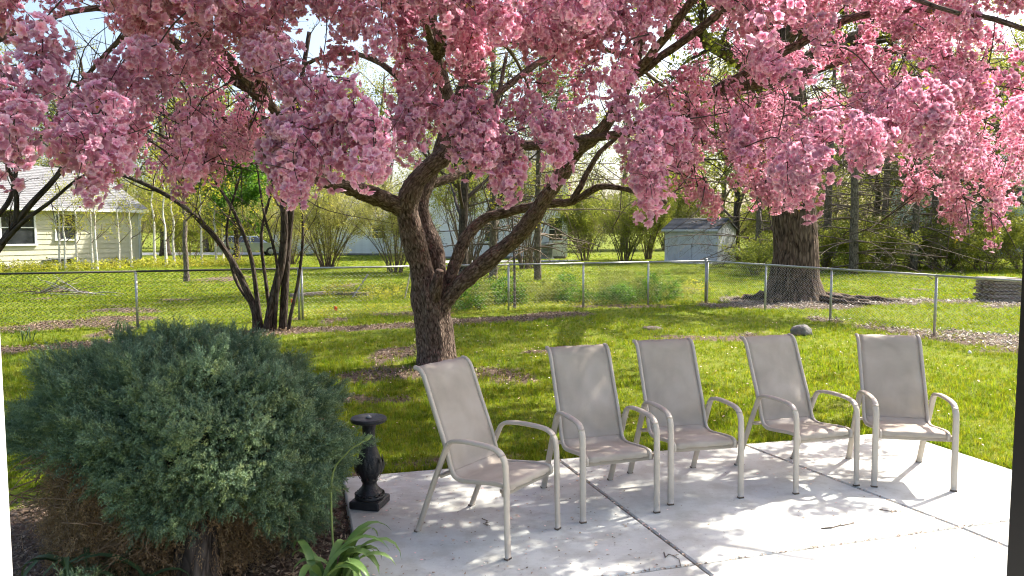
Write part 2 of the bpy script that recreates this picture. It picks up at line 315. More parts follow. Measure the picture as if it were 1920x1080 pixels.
        me.materials.append(MATS[mat]); return me
    def build(s, name, mat, parent=None, smooth=True, world=True):
        if parent is not None and world and s.v:
            loc = np.array(parent.location)
            if parent.parent: loc = loc+np.array(parent.parent.location)
            for k in range(len(s.v)): s.v[k] = s.v[k]-loc
        o = bpy.data.objects.new(name, s.mesh(name, mat, smooth)); link(o)
        if parent is not None: o.parent = parent
        return o
def catmull(P, n=6):
    P = np.asarray(P, float); Q = np.vstack([2*P[0]-P[1], P, 2*P[-1]-P[-2]]); out = []
    for i in range(1, len(Q)-2):
        for t in np.linspace(0, 1, n, endpoint=False):
            a, b, c, d = Q[i-1], Q[i], Q[i+1], Q[i+2]
            out.append(.5*(2*b+(c-a)*t+(2*a-5*b+4*c-d)*t*t+(3*b-a-3*c+d)*t**3))
    out.append(P[-1]); return np.array(out)
# ------------------------------------------------------------------ geometry-node scatter ("stuff")
def scatter(name, pts, rot, scl, protos, parent=None, rnd=None):
    pts = np.asarray(pts, float); N = len(pts)
    if parent is not None:
        loc = np.array(parent.location)
        pts = pts-loc
    me = bpy.data.meshes.new(name); me.vertices.add(N); me.vertices.foreach_set('co', pts.ravel())
    for nm, ty, key, dat in (('rot', 'FLOAT_VECTOR', 'vector', np.asarray(rot, float)), ('scl', 'FLOAT', 'value', np.broadcast_to(np.asarray(scl, float), (N,))), ('idx', 'INT', 'value', rng.integers(0, len(protos), N))):
        a = me.attributes.new(nm, ty, 'POINT'); a.data.foreach_set(key, np.ascontiguousarray(dat).ravel())
    o = bpy.data.objects.new(name, me); link(o)
    if parent is not None: o.parent = parent
    g = bpy.data.node_groups.new(name+'_nodes', 'GeometryNodeTree')
    g.interface.new_socket('Geometry', in_out='INPUT', socket_type='NodeSocketGeometry'); g.interface.new_socket('Geometry', in_out='OUTPUT', socket_type='NodeSocketGeometry')
    N_ = g.nodes; L = g.links; gi = N_.new('NodeGroupInput'); go = N_.new('NodeGroupOutput'); ip = N_.new('GeometryNodeInstanceOnPoints'); jg = N_.new('GeometryNodeJoinGeometry')
    for m in protos:
        po = PROTO.get(m.name)
        if po is None: po = PROTO[m.name] = bpy.data.objects.new(m.name, m)
        oi = N_.new('GeometryNodeObjectInfo'); oi.inputs['Object'].default_value = po; oi.inputs['As Instance'].default_value = True
        L.new(oi.outputs['Geometry'], jg.inputs[0])
    def attr(nm, ty):
        a = N_.new('GeometryNodeInputNamedAttribute'); a.data_type = ty; a.inputs[0].default_value = nm; return a.outputs[0]
    er = N_.new('FunctionNodeEulerToRotation'); L.new(attr('rot', 'FLOAT_VECTOR'), er.inputs[0])
    L.new(gi.outputs[0], ip.inputs['Points']); L.new(jg.outputs[0], ip.inputs['Instance']); ip.inputs['Pick Instance'].default_value = True
    L.new(attr('idx', 'INT'), ip.inputs['Instance Index']); L.new(er.outputs[0], ip.inputs['Rotation']); L.new(attr('scl', 'FLOAT'), ip.inputs['Scale'])
    L.new(ip.outputs[0], go.inputs[0])
    md = o.modifiers.new('scatter', 'NODES'); md.node_group = g
    o['kind'] = 'stuff'; return o
PROTO = {}
def randrot(n, tilt=math.pi):
    r = np.zeros((n, 3)); r[:, 0] = rng.uniform(-tilt, tilt, n); r[:, 1] = rng.uniform(-tilt, tilt, n); r[:, 2] = rng.uniform(0, 2*np.pi, n); return r
def unit(v): v = np.asarray(v, float); return v/(np.linalg.norm(v)+1e-12)
def frame_of(d):
    d = unit(d); a = np.array([0, 0, 1.]) if abs(d[2]) < .9 else np.array([1., 0, 0]); u = unit(np.cross(a, d)); return u, np.cross(d, u), d
def rv(s=1.0): return rng.normal(0, s, 3)

# ---- protos
def leaf_quad(mb, p, d, nrm, L, W, t=0.0, fold=.15):
    d = unit(d); nrm = unit(nrm - d*np.dot(nrm, d)); s = np.cross(d, nrm)
    mb.raw([p, p+d*L*.5+s*W*.5+nrm*L*fold, p+d*L, p+d*L*.5-s*W*.5+nrm*L*fold, p+d*L*.5], [(0, 1, 4), (1, 2, 4), (4, 2, 3), (0, 4, 3)], t=[t, t, t, t, t])
def proto_clump(name, mat, n, rad, L, W):
    mb = MB()
    for i in range(n):
        d = unit(rv()); leaf_quad(mb, d*rad*rng.uniform(.1, 1), unit(d+rv(.7)), rv(), L*rng.uniform(.7, 1.2), W*rng.uniform(.7, 1.2))
    return mb.mesh(name, mat)
def proto_flowers(name, nf=9, rad=.068):
    mb = MB()
    for i in range(nf):
        z = 1-2*(i+.5)/nf*.88; ph = i*2.4+rng.uniform(-.3, .3); rr = math.sqrt(max(0, 1-z*z))
        o = np.array([rr*math.cos(ph), rr*math.sin(ph), z*1.0]); o = unit(o+rv(.15)); c = o*rad*rng.uniform(.75, 1.15)
        u, v, wv = frame_of(unit(o+rv(.25)))
        fr = rng.uniform(.023, .030); e_ = np.cross(o, [.3, .5, .8])*.0012; mb.raw([o*.0, e_*1.0, c, c+e_], [(0, 1, 3, 2)], t=[0, 0, 0, 0])
        for ring, (npet, tilt, sc_) in enumerate(((5, .25, 1.0), (5, .62, .8), (3, 1.05, .55))):
            for k in range(npet):
                a = 2*np.pi*(k+.5*ring)/npet+rng.uniform(-.15, .15); e = math.cos(a)*u+math.sin(a)*v; t = tilt+rng.uniform(-.2, .2)
                d = e*math.cos(t)+wv*math.sin(t); up = wv*math.cos(t)-e*math.sin(t); s_ = np.cross(d, up); l = fr*sc_*rng.uniform(.9, 1.1); wd = l*.78
                p0 = c+wv*.003
                mb.raw([p0, p0+d*l*.55+s_*wd*.5+up*l*.12, p0+d*l+s_*wd*.2+up*l*.06, p0+d*l-s_*wd*.2+up*l*.06, p0+d*l*.55-s_*wd*.5+up*l*.12, p0+d*l*.55-up*l*.02],
                       [(0, 1, 5), (1, 2, 5), (2, 3, 5), (3, 4, 5), (4, 0, 5)], t=[0, .4, .88, .88, .4, .15])
    for i in range(4):
        o = unit(rv()); c = o*rad*rng.uniform(.9, 1.35); u, v, _ = frame_of(o); l = .009
        mb.raw([c-o*l, c+u*l*.6, c+v*l*.6, c-u*l*.6, c-v*l*.6, c+o*l], [(0, 2, 1), (0, 3, 2), (0, 4, 3), (0, 1, 4), (5, 1, 2), (5, 2, 3), (5, 3, 4), (5, 4, 1)]); e_ = np.cross(o, [.3, .5, .8])*.001; mb.raw([o*.0, e_, c, c+e_], [(0, 1, 3, 2)])
    return mb.mesh(name, 'blossom')
FLOWERS = [proto_flowers('flower_proto_%d' % k, nf) for k, nf in enumerate((12, 14, 10, 13, 11))]
CRABLEAF = [proto_clump('crableaf_proto', 'crab_leaf', 4, .03, .042, .018)]
SPRING = [proto_clump('spring_proto%d' % k, 'leaf_spring', 16, .22, .09, .06) for k in range(2)]
PALE = [proto_clump('pale_proto%d' % k, 'leaf_pale', 14, .22, .075, .045) for k in range(2)]
GREEN = [proto_clump('green_proto%d' % k, 'leaf_green', 18, .22, .12, .09) for k in range(2)]
MID = [proto_clump('mid_proto%d' % k, 'leaf_mid', 16, .22, .09, .06) for k in range(2)]
YELLOW = [proto_clump('yellow_proto', 'leaf_yellow', 9, .12, .06, .04)]
NEEDLE = [proto_clump('needle_proto', 'needle_dark', 26, .2, .10, .012)]
LITTER = [proto_clump('litter_proto', 'litter', 3, .03, .045, .022)]
LITTERG = [proto_clump('litterg_proto', 'litter_grey', 3, .03, .05, .016)]
def proto_grass(name, nb, h, spread, wd=.0045):
    mb = MB()
    for i in range(nb):
        a = rng.uniform(0, 6.28); p = np.array([math.cos(a), math.sin(a), 0])*rng.uniform(0, spread); b = rng.uniform(0, 6.28)
        ln = np.array([math.cos(b), math.sin(b), 0]); s = np.array([-ln[1], ln[0], 0]); hh = h*rng.uniform(.55, 1.15); k = rng.uniform(.15, .75)*hh; w_ = wd*rng.uniform(.8, 1.3)/2
        m = p+ln*k*.35+np.array([0, 0, hh*.6]); e = p+ln*k+np.array([0, 0, hh])
        mb.raw([p-s*w_, p+s*w_, m+s*w_*.8, m-s*w_*.8, e], [(0, 1, 2, 3), (3, 2, 4)])
    return mb.mesh(name, 'grass_blade')
GRASS = [proto_grass('grass_proto%d' % k, 9, .062, .035) for k in range(3)]
GRASSF = [proto_grass('grassfar_proto%d' % k, 12, .075, .09, .012) for k in range(2)]
def proto_sprig(name, mat='juniper', L=.085, n=13, needles=7):
    mb = MB(); ax = np.array([0, 0, 1.])
    for i in range(n):
        f = i/(n-1); p = ax*L*f; a = i*2.4; e = np.array([math.cos(a), math.sin(a), 0])
        d = unit(e*(1.0-.5*f)+ax*(.65+.6*f)); l = .034*(1-.45*f)*rng.uniform(.8, 1.2)
        for k in range(needles):
            g = (k+.3)/needles; q = p+d*l*g; ph = k*2.4+rng.uniform(0, 1); u, v, _ = frame_of(d)
            nd = unit(d*.9+math.cos(ph)*u+math.sin(ph)*v); sd_ = unit(np.cross(nd, d))*.0019; nl = .0105
            mb.raw([q-sd_, q+sd_, q+nd*nl], [(0, 1, 2)], t=[.1+.4*f*g, .1+.4*f*g, .3+.6*f*g])
    return mb.mesh(name, mat, smooth=False)
SPRIG = [proto_sprig('sprig_proto%d' % k) for k in range(3)]
DEADSPRIG = [proto_sprig('deadsprig_proto', 'dead_needle', .08, 8, 4)]
# ================================================================== THE SETTING
GZ = -0.035                                                    # lawn level; the patio top is z = 0
BED = np.array([(-9.5, 10.6), (-7.2, 11.7), (-5.2, 13.0), (-4.2, 13.5), (-2.2, 14.35), (0.2, 15.6), (1.2, 16.4)])
GRAV = np.array([(5.6, 18.4), (7.6, 18.4), (9.0, 19.0), (10.6, 19.8), (14.5, 18.6), (18, 17.6)])
FENCER = np.array([(6.4, 15.6), (7.3, 13.2), (8.4, 10.6)])
BUSHBED = [(-3.4, 4.9), (-3.4, 2.0), (-0.2, 2.0), (-0.72, 3.9), (-1.16, 5.15), (-2.3, 5.15)]
def polydist(x, y, P):
    d = np.full(np.shape(x), 1e9)
    for a, b in zip(P[:-1], P[1:]):
        v = b-a; t = np.clip(((x-a[0])*v[0]+(y-a[1])*v[1])/np.dot(v, v), 0, 1)
        d = np.minimum(d, np.hypot(x-a[0]-t*v[0], y-a[1]-t*v[1]))
    return d
def inpoly(x, y, P):
    ins = np.zeros(np.shape(x), bool); n = len(P)
    for i in range(n):
        (x1, y1), (x2, y2) = P[i], P[(i+1) % n]
        c = ((y1 > y) != (y2 > y)) & (x < (x2-x1)*(y-y1)/(y2-y1+1e-12)+x1); ins ^= c
    return ins
def sstep(a, b, x): t = np.clip((x-a)/(b-a), 0, 1); return t*t*(3-2*t)
def soil(x, y):
    x = np.asarray(x, float); y = np.asarray(y, float); wob = (fbm(x*1.7, y*1.7, 0, 5)-.5)
    s = 1-sstep(.25, .62, polydist(x, y, BED)+wob*.5)
    s = np.maximum(s, 1-sstep(.5, 1.0, polydist(x, y, GRAV)+wob*.9))
    s = np.maximum(s, .75*(1-sstep(.1, .6, polydist(x, y, FENCER)+wob*.9)))
    s = np.maximum(s, 1-sstep(1.2, 2.2, np.hypot((x-7.4)/1.1, y-19.3)+wob*1.2))
    s = np.maximum(s, .8*(1-sstep(.35, 1.0, np.hypot((x+1.1)/1.5, (y-9.5)/.75)+wob*1.5)))
    s = np.maximum(s, .8*(1-sstep(.2, .7, np.hypot((x+1.6)/1.6, (y-8.0)/.35)+wob*1.3)))
    s = np.maximum(s, .8*(1-sstep(.2, .7, np.hypot((x-.9)/1.3, (y-11.3)/.45)+wob*1.5)))
    s = np.maximum(s, .7*(1-sstep(.1, .5, np.hypot((x-4.3)/.7, (y-7.7)/.4)+wob*1.2)))
    s = np.maximum(s, .8*sstep(.66, .78, fbm(x*.55, y*.55, 0, 21))*(y < 30))
    ed = np.minimum(polydist(x, y, np.array([(-1.3, 5.42), (3.5, 6.65), (4.2, 4.4)])), 9)
    s = np.maximum(s, .8*(1-sstep(.03, .14, ed+wob*.12)))
    s = np.maximum(s, inpoly(x, y, BUSHBED)*1.0)
    return s
xs = np.concatenate([-np.geomspace(500, 14, 16), np.arange(-13.6, 14.4, .2), np.geomspace(14.6, 500, 16)])
ys = np.concatenate([-np.geomspace(500, 3, 10), np.arange(-2, 24, .2), np.geomspace(24.5, 700, 24)])
X, Y = np.meshgrid(xs, ys); Z = GZ+.03*(fbm(X*.4, Y*.4, 0, 3)-.5)*((np.abs(X) < 60) & (Y < 60))
Z -= .05*((X > -2) & (X < 4.9) & (Y < 5.0))
me = bpy.data.meshes.new('lawn'); nx, ny = len(xs), len(ys)
me.from_pydata(np.stack([X, Y, Z], -1).reshape(-1, 3).tolist(), [], [(j*nx+i, j*nx+i+1, (j+1)*nx+i+1, (j+1)*nx+i) for j in range(ny-1) for i in range(nx-1)])
a = me.attributes.new('soil', 'FLOAT', 'POINT'); a.data.foreach_set('value', (soil(X, Y)*((np.abs(X) < 22) & (Y < 60))).ravel())
me.materials.append(MATS['lawn']); me.polygons.foreach_set('use_smooth', np.full(len(me.polygons), True))
tag(link(bpy.data.objects.new('lawn', me)), kind='structure')

# patio of six slabs
A0, A1, A2, A3 = (-1.25, 5.36), (.36, 5.80), (1.95, 6.22), (3.46, 6.60)
C0, C1, C2, C3 = (-.70, 3.42), (1.0, 3.925), (2.73, 4.43), (4.02, 4.80)
D0, D1, D2, D3 = (.2, .6), (1.95, 1.15), (3.75, 1.7), (4.85, 2.0)
patio = MB().prism([(-1.2, 5.30), (3.43, 6.53), (3.98, 4.8), (4.8, 2.05), (4.2, .2), (.2, .2), (-.66, 3.42)], -.13, -.014).build('patio', 'joint_dirt', smooth=False)
tag(patio, kind='structure')
def inset(P, d):
    P = np.asarray(P, float); n = len(P); out = []
    for i in range(n):
        p, a, b = P[i], P[i-1], P[(i+1) % n]; e1 = unit(p-a); e2 = unit(b-p)
        n1 = np.array([-e1[1], e1[0]]); n2 = np.array([-e2[1], e2[0]]); k = 1+np.dot(n1, n2); out.append(p+(n1+n2)/k*d)
    return np.array(out)
for Q in ([A0, C0, C1, A1], [A1, C1, C2, A2], [A2, C2, C3, A3], [C0, D0, D1, C1], [C1, D1, D2, C2], [C2, D2, D3, C3]):
    m = MB(); a_ = inset(Q, .007); b_ = inset(Q, .016); nn = 4
    v = [(*p, -.10) for p in a_]+[(*p, -.009) for p in a_]+[(*p, 0) for p in b_]
    m.raw(v, [(3, 2, 1, 0), (8, 9, 10, 11)]+[(k*4+i, k*4+(i+1) % 4, k*4+4+(i+1) % 4, k*4+4+i) for k in (0, 1) for i in range(4)])
    m.build('slab', 'concrete', patio, smooth=False)
PATIO = [(-1.25, 5.36), (3.46, 6.6), (4.02, 4.8), (4.85, 2.0), (4.2, .2), (.2, .2), (-.7, 3.42)]
# road far left behind the neighbour's lawn
m = MB(); m.prism([(-70, 50), (-12, 58.5), (-4, 60), (-4, 66), (-13, 65), (-70, 57)], GZ-.02, GZ+.03); tag(m.build('road', 'road', smooth=False), kind='structure')
m = MB(); m.prism([(-4.2, 42), (4.2, 45.2), (4.2, 46.6), (-4.2, 45.6)], GZ-.02, GZ+.035); tag(m.build('path', 'road', smooth=False), kind='structure')

# grass
def lawn_pts(n, y0, y1, powr):
    yy = y0*(y1/y0)**rng.random(n) if powr == 1 else y0+(y1-y0)*rng.random(n)
    xx = rng.uniform(-1, 1, n)*(.74*yy+1.2); return xx, yy
xx, yy = lawn_pts(95000, 4.6, 21, 1)
s_ = soil(xx, yy); keep = (~inpoly(xx, yy, PATIO)) & (rng.random(len(xx)) > s_*1.25-.12) & (~((np.hypot(xx+1.04, yy-10.2) < .3)))
keep &= ~((xx < -.9) & (yy < 5.2)); keep &= rng.random(len(xx)) < .55+.75*fbm(xx*1.2, yy*1.2, 0, 9)
xx, yy = xx[keep], yy[keep]; n = len(xx); rot = np.zeros((n, 3)); rot[:, 2] = rng.uniform(0, 6.28, n); rot[:, 0] = rng.normal(0, .12, n)
zz = GZ+.03*(fbm(xx*.4, yy*.4, 0, 3)-.5)-.006
g_ = scatter('grass', np.stack([xx, yy, zz], 1), rot, (.5+.75*fbm(xx*.9, yy*.9, 0, 31))*rng.uniform(.75, 1.2, n)*(.85+.02*yy), GRASS)
tag(g_, 'short spring grass of the lawn between patio and fence', 'grass', kind='stuff')
xx, yy = lawn_pts(52000, 19, 58, 1)
keep = (rng.random(len(xx)) > soil(xx, yy)*1.2*(np.abs(xx) < 22)); keep &= rng.random(len(xx)) < .5+.8*fbm(xx*.5, yy*.5, 0, 9); xx, yy = xx[keep], yy[keep]; n = len(xx)
rot = np.zeros((n, 3)); rot[:, 2] = rng.uniform(0, 6.28, n)
g_ = scatter('far_grass', np.stack([xx, yy, np.full(n, GZ-.012)], 1), rot, rng.uniform(.7, 1.2, n), GRASSF)
tag(g_, 'sunlit grass of the neighbouring lawns beyond the fence', 'grass', kind='stuff')
# litter on beds, around the big tree, under the crabapple
def litter(name, label, n, box, protos, thr, sc0, sc1):
    xx = rng.uniform(box[0], box[1], n); yy = rng.uniform(box[2], box[3], n); k = (soil(xx, yy) > thr*rng.uniform(.7, 1.3, n)) & ~inpoly(xx, yy, PATIO); xx, yy = xx[k], yy[k]
    r = randrot(len(xx), .5); o = scatter(name, np.stack([xx, yy, np.full(len(xx), GZ+.012)], 1), r, rng.uniform(sc0, sc1, len(xx)), protos); tag(o, label, 'litter', kind='stuff')
litter('leaf_litter', 'brown leaf litter on the mulch bed along the fence', 26000, (-10, 2.5, 7, 17), LITTER, .7, .6, 1.3)
litter('wood_chips', 'pale grey wood chips strewn around the thick tree', 22000, (4, 16, 11, 21.5), LITTERG, .6, .7, 1.6)
litter('bed_litter', 'dry debris under the blue juniper', 6000, (-3.4, -.5, 2.4, 5.2), LITTER, .7, .4, .8)

# ================================================================== PATIO FURNITURE
side = catmull([(-.335, 0), (-.328, .25), (-.322, .48), (-.305, .56), (-.25, .602), (-.11, .612), (.02, .604), (.08, .583), (.118, .52), (.225, .27), (.335, 0)], 5)
rail = catmull([(-.303, .352), (-.305, .378), (-.285, .394), (-.2, .392), (-.08, .376), (.02, .366), (.075, .382), (.105, .435), (.135, .53), (.215, .72), (.287, .895), (.31, .945), (.34, .977), (.378, .986)], 6)
def flat_strip(P2, x, wx, th, rnd=.25):
    """flattened tube swept along a (y, z) path: wx across x, th thick"""
    P = np.stack([np.full(len(P2), 0.), P2[:, 0], P2[:, 1]], 1); T = np.gradient(P, axis=0); T /= np.linalg.norm(T, axis=1)[:, None]
    Nn = np.stack([np.zeros(len(P)), -T[:, 2], T[:, 1]], 1); n = 8
    sec = [(-.5, -.22), (-.5, .22), (-.36, .5), (.36, .5), (.5, .22), (.5, -.22), (.36, -.5), (-.36, -.5)]
    V = np.concatenate([P[i]+np.array([[x+a*wx, 0, 0] for a, b in sec])+np.outer([b*th for a, b in sec], Nn[i]) for i in range(len(P))])
    m = len(P); f = [(i*n+j, i*n+(j+1) % n, (i+1)*n+(j+1) % n, (i+1)*n+j) for i in range(m-1) for j in range(n)]+[tuple(range(n)), tuple((m-1)*n+j for j in range(n-1, -1, -1))]
    return V, f
def sling_mesh(P2, sag):
    nu = 11; P = np.asarray(P2); V = []; m = len(P); T = np.gradient(P, axis=0); T /= np.linalg.norm(T, axis=1)[:, None]
    for i in range(m):
        for j in range(nu):
            u = -1+2*j/(nu-1); k = sag[i]*(1-u*u)+.0025*math.sin(9*u+i*.7)
            V.append((u*.218, P[i][0]+T[i][1]*k, P[i][1]-T[i][0]*k+.004))
    V2 = [(x, y+.0, z-.004) for x, y, z in V]; nV = len(V)
    f = [(i*nu+j, i*nu+j+1, (i+1)*nu+j+1, (i+1)*nu+j) for i in range(m-1) for j in range(nu-1)]
    f2 = [tuple(nV+k for k in reversed(q)) for q in f]
    rim = [i*nu for i in range(m)]; f3 = []
    for i in range(m-1):
        f3 += [(i*nu, (i+1)*nu, nV+(i+1)*nu, nV+i*nu), ((i+1)*nu+nu-1, i*nu+nu-1, nV+i*nu+nu-1, nV+(i+1)*nu+nu-1)]
    for j in range(nu-1):
        f3 += [(j+1, j, nV+j, nV+j+1), ((m-1)*nu+j, (m-1)*nu+j+1, nV+(m-1)*nu+j+1, nV+(m-1)*nu+j)]
    return V+V2, f+f2+f3
iF = 18; iR = 38; kc = 38
def make_chair():
    root = empty('patio_chair', (0, 0, 0), 'x', 'chair', 'beige sling chairs on the patio')
    for s in (-1, 1):
        MB().raw(*flat_strip(side[:17], s*.258, .040, .022)).build('front_leg', 'chair_frame', root)
        MB().raw(*flat_strip(side[16:36], s*.258, .040, .022)).build('armrest', 'chair_frame', root)
        MB().raw(*flat_strip(side[35:], s*.258, .040, .022)).build('back_leg', 'chair_frame', root)
        MB().raw(*flat_strip(rail, s*.222, .024, .024)).build('sling_rail', 'chair_frame', root)
        for q in (side[0], side[-1]):
            MB().bbox((s*.258, q[0], .006), (.043, .027, .012), .003).build('foot_cap', 'foot_cap', root)
        MB().bbox((s*.24, .115, .53), (.012, .02, .02), .004).build('bolt', 'chair_frame', root)
        MB().bbox((s*.24, -.29, .372), (.03, .03, .026), .005).build('bracket', 'chair_frame', root)
    MB().bbox((0, -.292, .355), (.5, .022, .034), .006).build('front_crossbar', 'chair_frame', root)
    MB().bbox((0, .16, .37), (.50, .024, .024), .006).build('rear_crossbar', 'chair_frame', root)
    n = len(rail); sg = np.zeros(n)
    for i in range(n):
        y, z = rail[i]; sg[i] = -.012*math.sin(np.clip((z-.4)/.5, 0, 1)*math.pi) if z > .43 else (-.014*math.sin(np.clip((y+.3)/.4, 0, 1)*math.pi))
    kc = int(np.argmin(np.hypot(rail[:, 0]-.09, rail[:, 1]-.405)))
    MB().raw(*sling_mesh(rail[2:kc+1], sg[2:kc+1])).build('seat', 'sling', root)
    MB().raw(*sling_mesh(rail[kc:], sg[kc:])).build('backrest', 'sling', root)
    return root
def copy_tree(o, parent=None):
    c = o.copy(); COL.objects.link(c); c.parent = parent
    for ch in o.children: copy_tree(ch, c)
    return c
CH = [((.135, 4.18), (-.425, 4.58), 'beige sling chair beside the black pedestal, turned away from the others'),
      ((.685, 4.57), (.465, 5.215), 'second beige sling chair from the black pedestal'),
      ((1.295, 4.86), (1.13, 5.51), 'middle beige sling chair of the row of five'),
      ((2.19, 5.095), (1.985, 5.71), 'fourth beige sling chair from the black pedestal, backrest covering lawn below the grey rock'),
      ((2.81, 5.115), (2.92, 5.74), 'beige sling chair at the far end of the row, by the patio corner')]
ch0 = make_chair()
for i, (F, B, lab) in enumerate(CH):
    o = ch0 if i == 0 else copy_tree(ch0)
    F = np.array(F); B = np.array(B); c = (F+B)/2; f = F-B; o.location = (c[0], c[1], 0.0); o.rotation_euler = (0, 0, math.atan2(f[0], -f[1])); o['label'] = lab

# black pedestal
pb = np.array([-.935, 4.79, 0]); ped = empty('pedestal', pb, 'ornate black cast pedestal between juniper and beige chair', 'pedestal')
m = MB(); m.bbox(pb+[0, 0, .027], (.205, .205, .054), .008, Matrix.Rotation(R(-12), 3, 'Z')); m.build('base', 'black_iron', ped, smooth=False)
prof = [(.094, .054), (.098, .062), (.096, .075), (.085, .085), (.083, .095), (.07, .11), (.052, .13), (.046, .15), (.05, .165), (.056, .17), (.052, .18), (.064, .205), (.082, .235), (.088, .262), (.085, .285), (.074, .32), (.061, .355), (.05, .39), (.043, .43), (.040, .47), (.042, .51), (.048, .535), (.06, .548), (.06, .556)]
MB().lathe(prof, 28, pb).build('shaft', 'black_iron', ped)
MB().lathe([(.05, .556), (.108, .560), (.117, .568), (.118, .580), (.112, .588), (.095, .585), (.02, .584)], 32, pb).build('top_plate', 'black_iron', ped)
for k in range(9):
    a = k*2*np.pi/9
    for tier, (z0, l, r0) in enumerate(((.185, .12, .060), (.235, .10, .078))):
        aa = a+tier*np.pi/9; e = np.array([math.cos(aa), math.sin(aa), 0]); t_ = np.array([-e[1], e[0], 0]); pts = []
        for q in np.linspace(0, 1, 5):
            z = z0+l*q; r = np.interp(z, [p[1] for p in prof], [p[0] for p in prof])+.003+.010*q*q
            wdt = .019*math.sin(math.pi*(.12+.80*q)); pts.append((pb+e*r+[0, 0, z], wdt))
        v = []; f = []
        for j, (c, wd) in enumerate(pts): v += [c-t_*wd, c+e*.006, c+t_*wd]
        for j in range(4): f += [(j*3, j*3+1, j*3+4, j*3+3), (j*3+1, j*3+2, j*3+5, j*3+4)]
        MB().raw(v, f).build('leaf_ornament', 'black_iron', ped)
for k in range(14):
    a = k*2*np.pi/14; MB().bbox(pb+[.088*math.cos(a), .088*math.sin(a), .083], (.02, .03, .016), .005, Matrix.Rotation(a, 3, 'Z')).build('bead', 'black_iron', ped)
m = MB(); m.lathe([(.018, .5845), (.02, .592), (.012, .598), (.006, .604), (.002, .604)], 10, pb); m.build('mounting_bolt', 'grey_metal', ped)

# fallen twigs on the patio
def ground_twig(x0, y0, x1, y1, lab, r=.003, z=.004):
    a, b = G(x0, y0, z), G(x1, y1, z); n = 7; P = np.linspace(a, b, n); P[1:-1, :2] += rng.normal(0, .018, (n-2, 2)); m = MB(); m.tube(P, np.linspace(r, r*.5, n), 5)
    t = P[3]; m.tube([t, t+(P[4]-P[3])*.6+[.02, .03, .006]], [r*.6, r*.4], 4); tag(m.build('fallen_twig', 'twig_brown'), lab, 'twig')
ground_twig(1540, 991, 1597, 978, 'thin curved twig on the concrete in front of the fourth chair', .004)
ground_twig(1245, 1035, 1275, 1060, 'forked twig by the slab joint crossing in front of the middle chair')
ground_twig(1655, 955, 1690, 959, 'short dark twig on the patio before the end chair')
ground_twig(905, 972, 918, 985, 'small forked twig under the chair beside the pedestal')
n = 2600; xx = rng.uniform(-1, 4.2, n); yy = rng.uniform(3.2, 6.4, n); k = inpoly(xx, yy, inset(PATIO, .04)) & (rng.random(n) < .25+.75*(xx < .8)); xx, yy = xx[k], yy[k]
def proto_chip(name, mat, L, W):
    m = MB(); m.raw([(-L/2, -W/2, 0), (L/2, -W/2, .001), (L/2*.8, W/2, 0), (-L/2*.6, W/2, .002)], [(0, 1, 2, 3)]); return m.mesh(name, mat)
CHIPS = [proto_chip('chip0', 'litter', .013, .007), proto_chip('chip1', 'litter', .02, .004), proto_chip('chip2', 'petal_fallen', .016, .011), proto_chip('chip3', 'litter', .008, .007)]
r = randrot(len(xx), .15); tag(scatter('patio_debris', np.stack([xx, yy, np.full(len(xx), .004)], 1), r, rng.uniform(.6, 1.3, len(xx)), CHIPS), 'tiny leaf bits and petals scattered on the concrete', 'debris', kind='stuff')
JL = [(A1, C1), (C1, D1), (A2, C2), (C2, D2), (C0, C1), (C1, C2), (C2, C3)]; P = []
for p, q in JL:
    k = int(70*math.dist(p, q)); t = rng.random((k, 1)); P.append(np.array(p)*(1-t)+np.array(q)*t+rng.normal(0, .007, (k, 2)))
P = np.concatenate(P); r = randrot(len(P), .4)
tag(scatter('joint_debris', np.column_stack([P, np.full(len(P), -.001)]), r, rng.uniform(.5, 1.5, len(P)), CHIPS), 'brown seed husks caught in the patio joints', 'debris', kind='stuff')

# door jambs of the house, built as free posts out by the patio
xl = at(22, 1000, 2.56); m = MB(); dj = empty('door_jamb_post', (xl[0]-.08, 2.48, GZ), 'white painted door jamb post beside the juniper bed', 'post')
MB().bbox((xl[0]-.07, 2.48, 1.30), (.14, .16, 2.7), .006).build('post', 'jamb_white', dj, smooth=False)
MB().bbox((xl[0]-.075, 2.385, 1.30), (.09, .03, 2.7), .004).build('stop_molding', 'jamb_white', dj, smooth=False)
MB().bbox((xl[0]-.0685, 2.48, .55), (.141, .162, .006), .001).build('seam', 'grey_metal', dj, smooth=False)
xr = at(1889, 1000, 2.45); dk = empty('door_jamb_post', (xr[0]+.05, 2.40, 0), 'dark bronze door jamb post standing on the patio', 'post')
MB().bbox((xr[0]+.05, 2.40, 1.32), (.10, .10, 2.64), .006).build('post', 'dark_bronze', dk, smooth=False)
MB().bbox((xr[0]+.022, 2.34, 1.32), (.022, .022, 2.64), .004).build('track', 'dark_bronze', dk, smooth=False)

# rock and molehill
def lumpy(name, c, d, mat, label, cat, seed, amp=.25):
    import bmesh
    bm = bmesh.new(); bmesh.ops.create_icosphere(bm, subdivisions=4, radius=1)
    P = np.array([v.co for v in bm.verts]); k = 1+amp*(fbm(P[:, 0]*1.5+9, P[:, 1]*1.5+9, P[:, 2]*1.5+9, seed)-.5)*2
    P = P*k[:, None]; P[:, 2] = np.where(P[:, 2] < -.3, -.3+.2*(P[:, 2]+.3), P[:, 2]); P *= np.array(d)/2
    for v, p in zip(bm.verts, P): v.co = p
    me = bpy.data.meshes.new(name); bm.to_mesh(me); bm.free(); me.materials.append(MATS[mat]); me.polygons.foreach_set('use_smooth', np.full(len(me.polygons), True))
    o = link(bpy.data.objects.new(name, me)); o.location = c; tag(o, label, cat); return o
g = G(1502, 625); lumpy('rock', (g[0], g[1], .02), (.40, .3, .26), 'rock', 'grey rounded rock lying on the sunny lawn', 'rock', 4)
